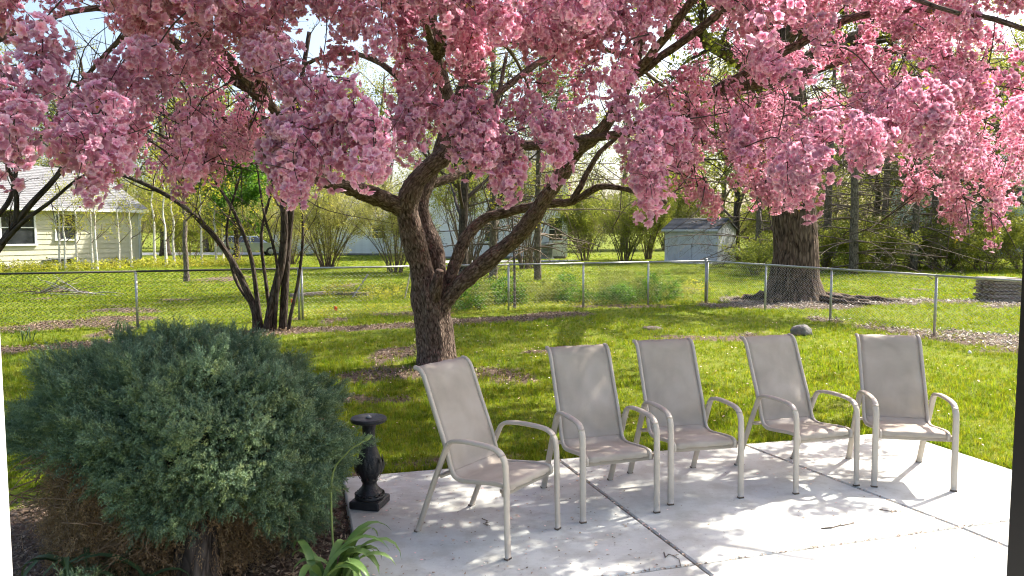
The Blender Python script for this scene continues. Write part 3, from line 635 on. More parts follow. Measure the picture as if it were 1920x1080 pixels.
g = G(1222, 613); lumpy('dirt_mound', (g[0], g[1], GZ-.01), (.42, .36, .13), 'joint_dirt', 'small dry dirt mound in the lawn', 'mound', 8)
g = G(1818, 661); lumpy('white_ball', (g[0], g[1], .0), (.05, .05, .06), 'jamb_white', 'small white puff on the grass by the patio corner', 'puff', 3, .1)

n = 800; xx = rng.uniform(-6, 6, n); yy = rng.uniform(5.6, 15, n); k = ~inpoly(xx, yy, PATIO); xx, yy = xx[k], yy[k]
tag(scatter('fallen_petals', np.stack([xx, yy, np.full(len(xx), GZ+.045)], 1), randrot(len(xx), .5), rng.uniform(.6, 1.2, len(xx)), [proto_chip('chip4', 'petal_fallen', .022, .016)]), 'pale fallen petals on the grass under the crabapple', 'petals', kind='stuff')
P = []
for p, q, w0 in (((-1.3, 5.37), (3.48, 6.62), 1), ((3.48, 6.62), (4.05, 4.8), 1), ((4.05, 4.8), (4.9, 2.0), 1)):
    p = np.array(p); q = np.array(q); k = int(260*math.dist(p, q)); t = rng.random((k, 1)); e = unit(q-p); nn_ = np.array([-e[1], e[0]]); P.append(p*(1-t)+q*t+nn_*(np.abs(rng.normal(0, .05, (k, 1)))-.004)); 
P = np.concatenate(P); k = fbm(P[:, 0]*3, P[:, 1]*3, 0, 91) > .42; P = P[k]; r_ = np.zeros((len(P), 3)); r_[:, 2] = rng.uniform(0, 6.28, len(P)); r_[:, 0] = rng.normal(0, .3, len(P))
tag(scatter('edge_grass', np.column_stack([P, np.full(len(P), GZ)]), r_, rng.uniform(.7, 1.35, len(P)), GRASS), 'ragged grass growing along the patio edge', 'grass', kind='stuff')
# ================================================================== FENCES
def fence_y(x): return 17.16+.4085*x
def chain_panel(a, b, z0, z1, r):
    """woven wire between two points: one zigzag wire per pitch"""
    a = np.array(a, float); b = np.array(b, float); L = np.linalg.norm(b-a); d = (b-a)/L; nrm = np.array([-d[1], d[0]]); w_ = .088; n = int(L/w_); h = w_/2; rows = int((z1-z0)/h); V = []; F = []; c = 0
    tri = np.array([(1, 0), (-.5, .866), (-.5, -.866)])*r
    for i in range(n):
        base = a+d*(i+.5)*w_
        P = np.array([[*(base+d*(w_*.52 if k % 2 else -w_*.52)*1.0+nrm*(.003 if k % 2 else -.003)), z0+h*k] for k in range(rows+1)])
        V.append((P[:, None, :]+np.array([[*(d*t[0]+nrm*t[1]), 0] for t in tri])[None]).reshape(-1, 3))
        for k in range(rows):
            q = c+k*3
            F += [(q, q+1, q+4, q+3), (q+1, q+2, q+5, q+4), (q+2, q, q+3, q+5)]
        c += (rows+1)*3
    return np.concatenate(V), F
def fence(name, posts, label, wire_mat, post_mat, rail_mat, r, skip=()):
    p0 = posts[0]; root = empty(name, (p0[0], p0[1], GZ), label, 'fence')
    for i, p in enumerate(posts):
        term = i in skip; rr = .034 if term else .024
        m = MB(); m.tube([(p[0], p[1], GZ-.05), (p[0], p[1], 1.0 if not term else 1.06)], rr, 10); o = m.build('post', post_mat, root)
        m = MB(); m.lathe([(rr+.004, 0), (rr+.004, .02), (rr*.7, .035), (.004, .042)], 10, (p[0], p[1], .995 if not term else 1.06)); m.build('cap', post_mat, root)
    for p, q in zip(posts[:-1], posts[1:]):
        m = MB(); m.tube([(p[0], p[1], 1.03), (q[0], q[1], 1.03)], .0205, 10); m.build('top_rail', rail_mat, root)
        o = MB(); v, f = chain_panel(p, q, .0, 1.02, r); o.raw(v, f); o.build('mesh_panel', wire_mat, root, smooth=False)
LP = [(x, fence_y(x)) for x in (-12.8, -9.95, -7.18, -4.4)]
fence('chain_link_fence', LP, 'dark chain link fence behind the juniper', 'wire_dark', 'galv', 'galv_dark', .0085)
GP = [(x, fence_y(x)) for x in (-4.34, -1.6, -.08, 1.71, 3.39, 5.0)]
RP = [(5.0+.35*s, 19.2-.937*s) for s in (0.06, 2.3, 4.3, 6.72, 9.2, 11.6)]
fence('chain_link_fence', GP, 'bright galvanised chain link fence running behind the crabapple trunk', 'wire_mid', 'galv', 'galv', .0042, (5,))
fence('chain_link_fence', RP, 'galvanised chain link fence running past the thick tree toward the house', 'wire_light', 'galv', 'galv', .0048)
# ================================================================== CRABAPPLE IN BLOSSOM
def pxpath(pts): return np.array([at(x, y, Y) for x, y, Y in pts])
tb = np.array([-1.04, 10.2, GZ])
crab = empty('crabapple_tree', tb, 'pink blossoming crabapple tree with forked trunk on the lawn', 'tree')
def flute(th, v): return 1+.07*np.sin(3*th+.6)*math.exp(-v*.6)+.05*np.sin(5*th+v*1.3)+.03*np.sin(9*th-v*4)+.10*math.exp(-v*3.5)
SK = []                                                       # skeleton nodes twigs may attach to
def limb(mb, P, r0, r1, n=12, seg=8, fl=True, keep_from=0.0, wob=.004):
    C = catmull(P, seg); k = len(C); C[1:-1] += rng.normal(0, wob, (k-2, 3))*np.linspace(1, .6, k-2)[:, None]
    rr = np.linspace(r0, r1, k)*(1+.05*np.sin(np.arange(k)*.45+rng.uniform(0, 6)))
    mb.tube(C, rr, n, rfun=(lambda th, v: 1+.05*np.sin(2*th+v*.9)+.03*np.sin(5*th-v*1.1)+.025*np.sin(9*th+v*1.7)) if fl else None, lump=.14)
    SK.append(C[int(k*keep_from):]); return C
def shiftY(P, d): return P
m = MB()
C = catmull([np.append(at(820, 690, 10.2)[:2], GZ-.06), at(818, 655, 10.2), at(812, 600, 10.2), at(805, 550, 10.2), at(803, 520, 10.2)], 8); m.tube(C, np.interp(np.arange(len(C)), [0, 3, 10, 24, 32], [.31, .265, .245, .255, .2]), 48, rfun=flute, lump=.12)
m.build('trunk', 'bark_crab', crab)
def one_limb(P, r0, r1, n=14, seg=8, kf=.45):
    m = MB(); limb(m, P, r0, r1, n, seg, True, kf); m.build('limb', 'bark_crab', crab)
one_limb(pxpath([(800, 570, 10.2), (788, 500, 10.15), (771, 430, 10.1), (764, 385, 10.05), (778, 345, 10.0), (808, 312, 10.0), (836, 288, 10.0), (850, 245, 10.0), (842, 190, 9.9), (818, 110, 9.8), (806, 20, 9.6), (800, -80, 9.4)]), .185, .065, 22, 8, .55)
one_limb(pxpath([(768, 400, 10.1), (745, 385, 10.0), (700, 366, 9.8), (650, 350, 9.5), (600, 335, 9.3), (572, 305, 9.1), (545, 250, 8.9), (500, 190, 8.6), (430, 130, 8.3), (340, 90, 8.0)]), .13, .04, 16, 7, .5)
one_limb(pxpath([(580, 318, 9.2), (520, 300, 9.3), (470, 270, 9.5), (420, 240, 9.6), (330, 220, 9.8), (230, 180, 9.8), (130, 150, 9.6)]), .06, .02, 10, 7, .2)
one_limb(pxpath([(840, 282, 10.0), (890, 272, 9.9), (950, 272, 9.7), (1010, 272, 9.5), (1080, 262, 9.3), (1150, 252, 9.0), (1250, 226, 8.7), (1330, 176, 8.5), (1420, 150, 8.3)]), .085, .03, 12, 7, .3)
one_limb(pxpath([(822, 560, 10.25), (816, 480, 10.4), (798, 420, 10.6), (790, 380, 10.7), (812, 320, 10.8), (835, 240, 11.0), (870, 150, 11.2), (900, 40, 11.3)]), .15, .05, 14, 7, .5)
one_limb(pxpath([(815, 600, 10.22), (846, 515, 10.22), (872, 450, 10.25), (905, 412, 10.3), (950, 398, 10.3), (1000, 386, 10.2), (1040, 381, 10.1), (1075, 377, 10.0), (1120, 352, 9.8), (1160, 352, 9.6), (1200, 362, 9.4), (1250, 380, 9.2)]), .1, .022, 14, 7, .65)
one_limb(pxpath([(812, 618, 10.2), (838, 560, 10.12), (888, 512, 10.0), (950, 462, 9.85), (992, 420, 9.7), (1022, 370, 9.6), (1055, 325, 9.5), (1078, 288, 9.4), (1112, 258, 9.2), (1142, 225, 9.0), (1180, 150, 8.7), (1205, 60, 8.4), (1220, -40, 8.1)]), .135, .045, 16, 7, .6)
one_limb(pxpath([(1072, 378, 10.0), (1088, 350, 9.95), (1108, 310, 9.9), (1135, 275, 9.8), (1180, 240, 9.7), (1240, 190, 9.6)]), .05, .02, 10, 6, .3)
one_limb(pxpath([(808, 345, 10.8), (850, 330, 11.1), (900, 290, 11.6), (930, 200, 12), (950, 100, 12.4)]), .07, .03, 10, 6, .4)
# pruned stub with pale cut
P = pxpath([(812, 570, 10.05), (818, 535, 9.98), (825, 507, 9.93)]); m = MB(); m.tube(P, [.10, .08, .062], 14); m.build('pruned_stub', 'bark_crab', crab)
d = unit(P[-1]-P[-2]); m = MB(); m.tube([P[-1]-d*.004, P[-1]+d*.006], [.052, .05], 14); m.build('pruning_cut', 'cut_wood', crab)
# limbs arching out over lawn and patio
top1 = at(818, 110, 9.8); top2 = at(1180, 150, 8.7); top3 = at(500, 190, 8.6); top4 = at(850, 250, 10); top5 = at(1330, 176, 8.5)
for st, en, h in ((top3, (-3.6, 4.1, 3.15), 4.0), (top3, (-2.2, 4.3, 3.3), 4.2), (top1, (-1.2, 4.6, 3.5), 4.7), (top1, (.2, 4.7, 3.4), 4.7), (top1, (1.4, 5.2, 3.4), 4.6), (top2, (2.0, 4.7, 3.3), 3.9), (top2, (3.1, 5.3, 3.3), 4.0),
                  (top5, (4.3, 5.8, 3.2), 3.8), (top5, (5.6, 7.6, 3.0), 3.7), (top3, (-5.2, 6.6, 3.0), 4.0), (top3, (-5.9, 9.4, 2.9), 4.2), (top5, (5.7, 9.8, 2.9), 3.9), (top4, (-4.6, 12.6, 3.6), 4.4), (top4, (.6, 15, 3.9), 4.8), (top4, (3.6, 13.5, 3.5), 4.6),
                  (top1, (-2.6, 8.5, 5.9), 5.2), (top1, (.5, 8.8, 6.1), 5.4), (top2, (2.6, 8.6, 5.6), 4.8)):
    st = np.array(st); en = np.array(en); mid = (st+en)/2; mid[2] = h; q = (st*.25+en*.75); q[2] = (h+en[2])/2+.15
    one_limb([st, st*.72+en*.28+[0, 0, (h-st[2])*.7], mid, q, en], .055, .014, 8, 6, .25)
# ---- sprays of blossom: (points of a short drooping twig, clusters along it)
BK = np.array([(0, 300, 3.7), (20, 330, 3.7), (60, 190, 3.9), (130, 372, 3.7), (200, 345, 3.9), (250, 300, 6), (330, 375, 8), (400, 345, 8.3), (460, 300, 7), (530, 375, 4.2), (560, 380, 4.1), (600, 345, 4.2), (650, 320, 4.0), (700, 355, 4.0), (760, 320, 5), (810, 255, 5.5), (860, 300, 5), (905, 320, 5), (960, 372, 5.2), (1000, 250, 5.6), (1045, 330, 5), (1100, 255, 5.6), (1160, 270, 5.2), (1220, 405, 5), (1270, 330, 5.2), (1330, 430, 8), (1390, 335, 5.4), (1450, 400, 8), (1500, 400, 5), (1545, 330, 5), (1620, 330, 5), (1680, 300, 5.6), (1720, 400, 8), (1760, 280, 5.3), (1800, 450, 8), (1870, 470, 8), (1920, 340, 7)], float)
GAPS = [(250, 230, 30, 35), (500, 290, 35, 40), (560, 110, 35, 22), (820, 60, 30, 25), (1240, 120, 40, 22), (1330, 60, 35, 25), (1560, 150, 35, 25), (1600, 60, 30, 20), (1850, 240, 30, 30), (140, 20, 50, 20), (700, 110, 28, 20), (705, 240, 72, 80), (765, 310, 45, 40), (910, 170, 52, 46), (1000, 228, 62, 52), (1160, 195, 62, 46), (65, 100, 95, 95), (190, 60, 45, 30), (340, 60, 40, 28), (1480, 60, 30, 22), (1380, 140, 30, 25), (1085, 150, 45, 30), (940, 90, 40, 30), (600, 60, 40, 30), (1420, 240, 35, 50), (330, 190, 35, 25), (415, 130, 35, 30), (270, 300, 40, 45), (1745, 225, 35, 30), (1690, 130, 40, 22)]
sprays = []
def add_spray(tip, length, n, droop=.8, rad=.05, out=None, gaptest=None):
    tip = np.asarray(tip, float); o = unit(tip-np.array([-1, 10, tip[2]+rng.uniform(.2, 1.5)])) if out is None else unit(out)
    o = unit(o*np.array([1, 1, .2])+rng.normal(0, .45, 3)*np.array([1, 1, .3])); d = unit(o*(1-droop)+np.array([0, 0, -1])*droop)
    root = tip-d*length+[0, 0, .05]; mid = (root+tip)/2+np.array([0, 0, .15*length])*(1-droop)+rng.normal(0, .03, 3)
    C = catmull([root, mid, tip], 6)
    if gaptest is not None:
        u2, v2, _ = px(C)
        if any((((u2-a)/(c*gaptest))**2+((v2-b)/(e*gaptest))**2 < 1).any() for a, b, c, e in GAPS): return False
    sprays.append((C, n, rad)); return True
def fy(x): return np.interp(x, BK[:, 0], BK[:, 1])
def fd(x): return np.interp(x, BK[:, 0], BK[:, 2])
for x, y, d in BK:                                             # the low drooping ends
    for k in range(2): add_spray(at(x+rng.normal(0, 8), y-k*26-rng.uniform(8, 22), d+rng.uniform(-.1, .35)), rng.uniform(.22, .34), 5, .86, .03)
for x, y, d in ((540, 345, 4.2), (620, 322, 4.1), (655, 275, 4.1), (695, 335, 3.95), (35, 285, 3.6), (1225, 385, 5), (1225, 345, 5), (1510, 330, 4.9), (1486, 372, 4.95), (1628, 290, 4.8), (1045, 290, 5), (760, 262, 5), (862, 282, 5), (905, 296, 5), (955, 345, 5.2), (1725, 205, 5.2), (1760, 255, 5.2), (1200, 310, 5), (590, 240, 4.2), (520, 170, 4.3), (555, 190, 4.2)):
    add_spray(at(x, y, d), .2, 4, .8, .03)
K = 0
while K < 310:                                                 # curtain facing the patio
    x = rng.uniform(-60, 1980); y = rng.uniform(-130, fy(np.clip(x, 0, 1920))-25)
    if any(((x-a)/c)**2+((y-b)/e)**2 < 1 for a, b, c, e in GAPS): continue
    if rng.random() < .12+.0012*max(0, y-120) or vnoise(x/80., y/62., 0, 66) < (.45 if x < 1350 else .40)*(.8 if y < 110 else 1): continue
    base = np.interp(x, [0, 300, 700, 1000, 1400, 1920], [3.8, 4.1, 4.4, 5.0, 5.3, 6.2]); d = base+rng.gamma(1.6, .75)
    add_spray(at(x, y, d), rng.uniform(.25, .5), int(rng.integers(5, 9)), rng.uniform(.45, .85), .034, gaptest=1.0); K += 1
for k in range(70):                                            # far right and left hanging fringe, smaller in view
    x, y = [(rng.uniform(1660, 1915), rng.uniform(180, 450)), (rng.uniform(1290, 1480), rng.uniform(230, 400)), (rng.uniform(230, 500), rng.uniform(170, 345))][k % 3]
    add_spray(at(x, min(y, fy(x)-12), rng.uniform(7.2, 9.2)), rng.uniform(.3, .55), int(rng.integers(5, 9)), rng.uniform(.5, .85), .06)
K = 0
while K < 540:                                                 # the dome: shell and interior
    a = rng.uniform(0, 2*np.pi); el = math.asin(rng.uniform(.02, 1)); q = rng.uniform(.72, 1.02)
    p = np.array([-.6+6.3*q*math.cos(el)*math.cos(a), 9.9+5.9*q*math.cos(el)*math.sin(a), 2.7+3.6*q*math.sin(el)])
    u_, v_, z_ = px(p)
    if p[1] < 4.0: continue
    if -60 < u_ < 1980 and v_ > fy(np.clip(u_, 0, 1920))-30: continue
    if any(((u_-c_)/(s1*.85))**2+((v_-b_)/(s2*.85))**2 < 1 for c_, b_, s1, s2 in GAPS): continue
    if p[0] > 3.4 and p[1] < 7.5 and rng.random() < .6: continue
    if p[1] > 6.2 and 520 < u_ < 1330 and v_ > 20 and rng.random() < .85: continue
    if p[1] > 6.2 and -50 < u_ < 1950 and v_ > 40 and rng.random() < .35: continue
    add_spray(p, rng.uniform(.35, .7), int(rng.integers(7, 11)), rng.uniform(.2, .7), .045, gaptest=.9); K += 1
for k in range(230):  # extra sprays above the view, added to shade the lawn
    p = np.array([rng.uniform(-3.5, 5.0), rng.uniform(8.5, 15), 0]); p[2] = 1.8+.32*p[1]+rng.uniform(.45, 1.3)
    if ((p[0]+.6)/6.3)**2+((p[1]-9.9)/5.9)**2 < 1: add_spray(p, rng.uniform(.4, .8), int(rng.integers(7, 11)), rng.uniform(.1, .5), .06)
nodes = np.concatenate(SK); cen = np.array([-.8, 9.8, 3.6])
sprays.sort(key=lambda s: np.linalg.norm(s[0][0]-cen))
tw = MB(); CL = []; bufs = [nodes]
allnodes = np.zeros((60000, 3)); cnt = len(nodes); allnodes[:cnt] = nodes
for C, n, rad in sprays:
    A = allnodes[:cnt]; dv = A-C[0]; dist = np.linalg.norm(dv, axis=1)+.35*np.maximum(0, C[0][2]-A[:, 2]); j = int(np.argmin(dist)); p = A[j]
    L = np.linalg.norm(C[0]-p); mid = (p+C[0])/2+rng.normal(0, .06*L+.01, 3)+[0, 0, .10*L]; link_ = catmull([p, mid, C[0]], 4)
    full = np.vstack([link_, C[1:]]); k = len(full); rr = np.linspace(.0038+.0045*min(L, 1.5), .002, k); tw.tube(full, rr, 5, cap=False)
    allnodes[cnt:cnt+k-3] = full[2:-1]; cnt += k-3
    for i in range(n):
        t = (i+.4)/n; q = C[min(len(C)-1, int(t*(len(C)-1)+.5))]+rng.normal(0, rad, 3); CL.append(q)
    if L > .5:
        for i in range(int(L*5)):
            q = link_[rng.integers(2, len(link_))]+rng.normal(0, .06, 3)
            if rng.random() < .25: CL.append(q)
    for i in range(rng.integers(1, 4)):                        # bare side twigs
        q = full[rng.integers(1, k-1)]; e = q+unit(rv()+[0, 0, -.1])*rng.uniform(.1, .4); tw.tube(catmull([q, (q+e)/2+rv(.02), e], 3), [.0028, .0025, .0022, .002, .0018, .0015, .0012], 3, cap=False)
inner = np.where((allnodes[:cnt, 1] > 7.3) & (allnodes[:cnt, 2] > 2.0))[0]
for i in range(3000):                                           # tangle of fine shoots inside the crown
    q = allnodes[inner[rng.integers(0, len(inner))] if i % 3 else rng.integers(0, cnt)]; nearq = q[1] < 7.3; L = rng.uniform(.1, .35) if nearq else rng.uniform(.3, 1.2); d = unit(rv()+[0, 0, .35]); e = q+d*L; P = catmull([q, q+d*L*.5+rv(.06*L), e+rv(.1*L)], 4); tw.tube(P, np.linspace(.003, .0014, len(P)) if nearq else np.linspace(.0075, .0025, len(P)), 4, cap=False)
    allnodes[cnt:cnt+2] = P[-2:]; cnt += 2
tag(tw.build('twigs', 'twig', crab), kind='stuff')
CL = np.array(CL); CL[:, 2] -= .02; u_, v_, z_ = px(CL); vis = (u_ > -20) & (u_ < 1940) & (v_ > -20) & (v_ < 1080)
order = np.argsort(np.where(vis, z_, 99)); near = order[:300]; rest = order[300:]
scl = rng.uniform(.85, 1.3, len(CL))*np.interp(z_, [4, 6, 8], [1.18, 1.1, .95])
for i in near:
    o = bpy.data.objects.new('blossom_cluster', FLOWERS[int(rng.integers(0, 5))]); link(o); o.parent = crab; o.location = CL[i]-tb; o.rotation_euler = Euler(rng.uniform(0, 6.28, 3)); o.scale = (scl[i],)*3
scatter('blossoms', CL[rest], randrot(len(rest)), scl[rest]*1.08, FLOWERS, crab)
k = rng.choice(len(CL), 900); P = CL[k]+rng.normal(0, .06, (900, 3)); scatter('young_leaves', P, randrot(900), rng.uniform(.7, 1.3, 900), CRABLEAF, crab)
print('clusters', len(CL), 'nodes', cnt)

# ================================================================== BLUE JUNIPER
jb = np.array([-1.62, 3.95, GZ]); jun = empty('juniper_bush', jb, 'large rounded blue green juniper bush with bare brown underside', 'bush')
jc = np.array([-1.88, 4.2, .60]); jr = np.array([.84, .80, .565])
def jlump(D): return 1+.32*(fbm(D[:, 0]*2.4+5, D[:, 1]*2.4+5, D[:, 2]*2.4+5, 41, 2)-.5)+.36*(vnoise(D[:, 0]*6+5, D[:, 1]*6+5, D[:, 2]*6+5, 47)-.5)+.12*(vnoise(D[:, 0]*13+5, D[:, 1]*13+5, D[:, 2]*13+5, 48)-.5)
n = 30000; D = rng.normal(0, 1, (n, 3)); D /= np.linalg.norm(D, axis=1)[:, None]; lm = jlump(D); depth = 1-.16*rng.random(n)**1.6; D2 = D.copy(); low = D[:, 2] < 0; kx = np.ones(n); hz = np.hypot(D[:, 0], D[:, 1])+1e-6; kx[low] = np.minimum(1.0, hz[low]**.45)/hz[low]; D2[:, 0] *= kx; D2[:, 1] *= kx
Q = jc+D2*jr*(lm*depth)[:, None]
u_, v_, z_ = px(Q)
ylow = np.interp(u_, [0, 60, 150, 260, 330, 400, 470, 560, 640], [825, 845, 865, 985, 1000, 950, 965, 1020, 1045])
front = Q[:, 1] < jc[1]+.1
ok = (Q[:, 2] > .12) & ~(front & (v_ > ylow+rng.normal(0, 14, n))) & (lm*depth > .80)
holes = (vnoise(D[:, 0]*7+3, D[:, 1]*7+3, D[:, 2]*7+3, 53) < .25); ok &= ~(holes & (rng.random(n) < .85))
Q = Q[ok]; D = D[ok]; n = len(Q)
rot = np.zeros((n, 3))
for i in range(n):
    d = unit(D[i]+[0, 0, .35]+rng.normal(0, .42, 3)); rot[i] = Vector(d).to_track_quat('Z', 'Y').to_euler()
scatter('foliage', Q, rot, rng.uniform(.65, 1.25, n), SPRIG, jun)
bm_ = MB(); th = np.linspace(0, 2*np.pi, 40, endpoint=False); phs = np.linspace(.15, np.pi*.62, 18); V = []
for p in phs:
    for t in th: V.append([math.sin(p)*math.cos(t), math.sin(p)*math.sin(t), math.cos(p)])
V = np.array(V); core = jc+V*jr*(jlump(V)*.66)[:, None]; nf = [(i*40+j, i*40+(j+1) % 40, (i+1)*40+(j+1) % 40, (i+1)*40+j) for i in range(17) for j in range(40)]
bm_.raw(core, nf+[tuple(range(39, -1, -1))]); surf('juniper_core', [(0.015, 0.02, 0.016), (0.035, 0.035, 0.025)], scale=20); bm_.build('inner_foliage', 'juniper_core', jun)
m = MB(); C = catmull([(-1.60, 3.62, GZ-.05), (-1.60, 3.66, .18), (-1.64, 3.8, .4), (-1.75, 4.0, .6)], 6); m.tube(C, np.linspace(.12, .07, len(C)), 24, lump=.2, rfun=lambda th, v: 1+.1*np.sin(3*th)+.07*np.sin(7*th+v*5)+.2*math.exp(-v*8)); m.build('trunk', 'bark_dark', jun)
m = MB(); root = np.array([-1.65, 3.85, .38])
for i in range(520):
    f = rng.random(); a = rng.uniform(-np.pi*1.05, np.pi*.05); e = jc+np.array([math.cos(a)*jr[0]*rng.uniform(.4, .97), math.sin(a)*jr[1]*rng.uniform(.4, .98), rng.uniform(-.5, .12)])
    u0, v0, _ = px(e)
    q = root*(1-f*.75)+e*f*.75+rv(.05); P = catmull([q, (q+e)/2+rv(.05)+[0, 0, .04], e, e+rv(.05)+[0, 0, -.03]], 4); m.tube(P, np.linspace(.005*rng.uniform(.4, 1.3), .0012, len(P)), 4, cap=False)
tag(m.build('dead_twigs', 'dead_wood', jun), kind='stuff')
n = 3800; aa = rng.uniform(-np.pi, 0, n); P = jc+np.stack([np.cos(aa)*jr[0]*rng.uniform(.5, .9, n), np.sin(aa)*jr[1]*rng.uniform(.5, .93, n), rng.uniform(-.52, .0, n)], 1); u_, v_, _ = px(P); P = P[(v_ > np.interp(u_, [0, 260, 330, 400, 640], [800, 880, 900, 880, 960]))]
r = randrot(len(P)); r[:, 0] = np.pi+rng.normal(0, .6, len(P)); r[:, 1] *= .2; scatter('dead_foliage', P, r, rng.uniform(.7, 1.5, len(P)), DEADSPRIG, jun)
# low trailing juniper shoots at the foot of the door jamb
js = at(150, 1065, 3.0); js[2] = GZ; jl = empty('juniper_shoot', js, 'low blue juniper shoots at the foot of the big juniper, beside the white door jamb post', 'shrub'); m = MB(); P = []; RR = []
for i in range(11):
    b = js+[0, 0, .02]; e = np.array([js[0]+rng.uniform(-.12, .2), js[1]+rng.uniform(-.1, .2), rng.uniform(.14, .3)]); C = catmull([b, (b+e)/2+[0, 0, .06], e], 5); m.tube(C, np.linspace(.006, .002, len(C)), 4)
    for q in C[4:]:
        for k in range(7): P.append(q+rv(.03)); RR.append(Vector(unit(e-b+[0, 0, .3]+rv(.3))).to_track_quat('Z', 'Y').to_euler())
m.build('stems', 'dead_wood', jl); scatter('foliage', P, np.array([list(r) for r in RR]), rng.uniform(.6, 1.0, len(P)), SPRIG, jl)

# ------------------------------------------------------------------ strap-leaved plants
def strap_leaf(base, az, L, W, rise, mat, parent, name='leaf'):
    n = 11; e = np.array([math.cos(az), math.sin(az), 0]); s = np.array([-e[1], e[0], 0]); V = []; T = []; p = np.array(base, float); ang = rise; st = L/(n-1)
    for i in range(n):
        t = i/(n-1); wd = W*min(1, .55+1.6*t)*(1-max(0, (t-.55)/.45)**1.7)+.0008; d = e*math.cos(ang)+np.array([0, 0, 1])*math.sin(ang); up = np.cross(s, d)*-1
        V += [p-s*wd/2-up*wd*.18*-1, p, p+s*wd/2-up*wd*.18*-1]; T += [t]*3; p = p+d*st; ang -= (.30 if t > .2 else .1)*rng.uniform(.6, 1.3)*(1.5 if t > .5 else 1)
    f = []
    for i in range(n-1): f += [(i*3, i*3+1, i*3+4, i*3+3), (i*3+1, i*3+2, i*3+5, i*3+4)]
    m = MB(); m.raw(V, f, t=T); o = m.build(name, mat, parent); return o
lb = np.array([-.93, 3.72, GZ]); lily = empty('lily_plant', lb, 'clump of arching strap leaves between juniper and patio edge', 'plant')
for i in range(17):
    az = [-.2, .1, .35, .6, -.5, .9, 1.3, -.8, 2.0, -1.2, .2, .5, 2.7, 3.4, -1.7, -.35, .75][i]
    strap_leaf(lb+[rng.normal(0, .05), rng.normal(0, .05), 0], az+rng.normal(0, .1), rng.uniform(.34, .52), rng.uniform(.042, .058), rng.uniform(1.15, 1.45), 'strap_leaf', lily)
P = np.array([at(612, 935, 3.9), at(622, 900, 3.88), at(650, 850, 3.85), at(683, 826, 3.82)]); P[0] = (lb[0]-.02, 3.85, .05); m = MB(); C = catmull(P, 5); m.tube(C, np.linspace(.006, .004, len(C)), 6); m.build('flower_stalk', 'plant_stem', lily)
m = MB(); d = unit(P[-1]-P[-2]); m.tube([P[-1]+d*t for t in (0, .012, .025, .04, .055)], [.004, .011, .013, .009, .002], 8); m.build('bud', 'plant_stem', lily)
for (x, y, Y, nl, lab) in ((250, 1000, 3.55, 15, 'dark strap leaves in the shade beneath the juniper'), (110, 960, 3.5, 13, 'shaded leaf clump between the juniper and the white door jamb post')):
    b = at(x, y, Y); b[2] = GZ; o = empty('shade_plant', b, lab, 'plant')
    for i in range(nl): strap_leaf(b+[rng.normal(0, .09), rng.normal(0, .07), 0], rng.uniform(0, 6.28), rng.uniform(.35, .6), rng.uniform(.025, .04), rng.uniform(1.0, 1.4), 'strap_dark', o)
m = MB()
for i in range(70):
    b = at(rng.uniform(40, 300), rng.uniform(830, 960), 3.7); e = b+np.array([rng.uniform(-.3, .3), rng.uniform(-.25, .1), rng.uniform(-.15, .1)]); P = catmull([b, (b+e)/2+rv(.04)+[0, 0, .03], e], 4); m.tube(P, np.linspace(.004, .0012, len(P)), 4, cap=False)
tag(m.build('bare_twigs', 'dead_wood', jun), kind='stuff')
# ================================================================== TREES AND SHRUBS
def perp(d):
    u, v, _ = frame_of(d); a = rng.uniform(0, 6.28); return math.cos(a)*u+math.sin(a)*v
def wander(p, d, L, n, wig, up):
    P = [np.array(p, float)]; d = unit(d)
    for i in range(n): d = unit(d+rv(wig)+[0, 0, up]); P.append(P[-1]+d*L/n)
    return np.array(P), d
def twigset(mb, tips, P, r, L, lv, n, wig=.16, up=.03, ang=.8, sides=4):
    """child branches along path P; tips collects leaf positions"""
    for i in range(n):
        t = rng.uniform(.25, 1.0); k = t*(len(P)-1); j = min(int(k), len(P)-2); q = P[j]+(P[j+1]-P[j])*(k-j); d0 = unit(P[j+1]-P[j])
        d = unit(d0*math.cos(ang)+perp(d0)*math.sin(ang)*rng.uniform(.7, 1.2)); l = L*(1.15-.6*t)*rng.uniform(.6, 1.2); rr = r*(1.1-.6*t)
        Q, _ = wander(q, d, l, 5, wig, up); mb.tube(Q, np.linspace(rr, rr*.3, len(Q)), sides, cap=False)
        if lv > 0: twigset(mb, tips, Q, rr*.45, l*.55, lv-1, max(2, int(n*.75)), wig, up, ang, 3)
        tips.append(Q[2:])
def crown(parent, tips, protos, n, sc, jit, name='crown'):
    if not n: return
    A = np.concatenate(tips); k = rng.integers(0, len(A), n); P = A[k]+rng.normal(0, jit, (n, 3)); P[:, 2] = np.maximum(P[:, 2], .1)
    scatter(name, P, randrot(n), sc*rng.uniform(.6, 1.3, n), protos, parent)
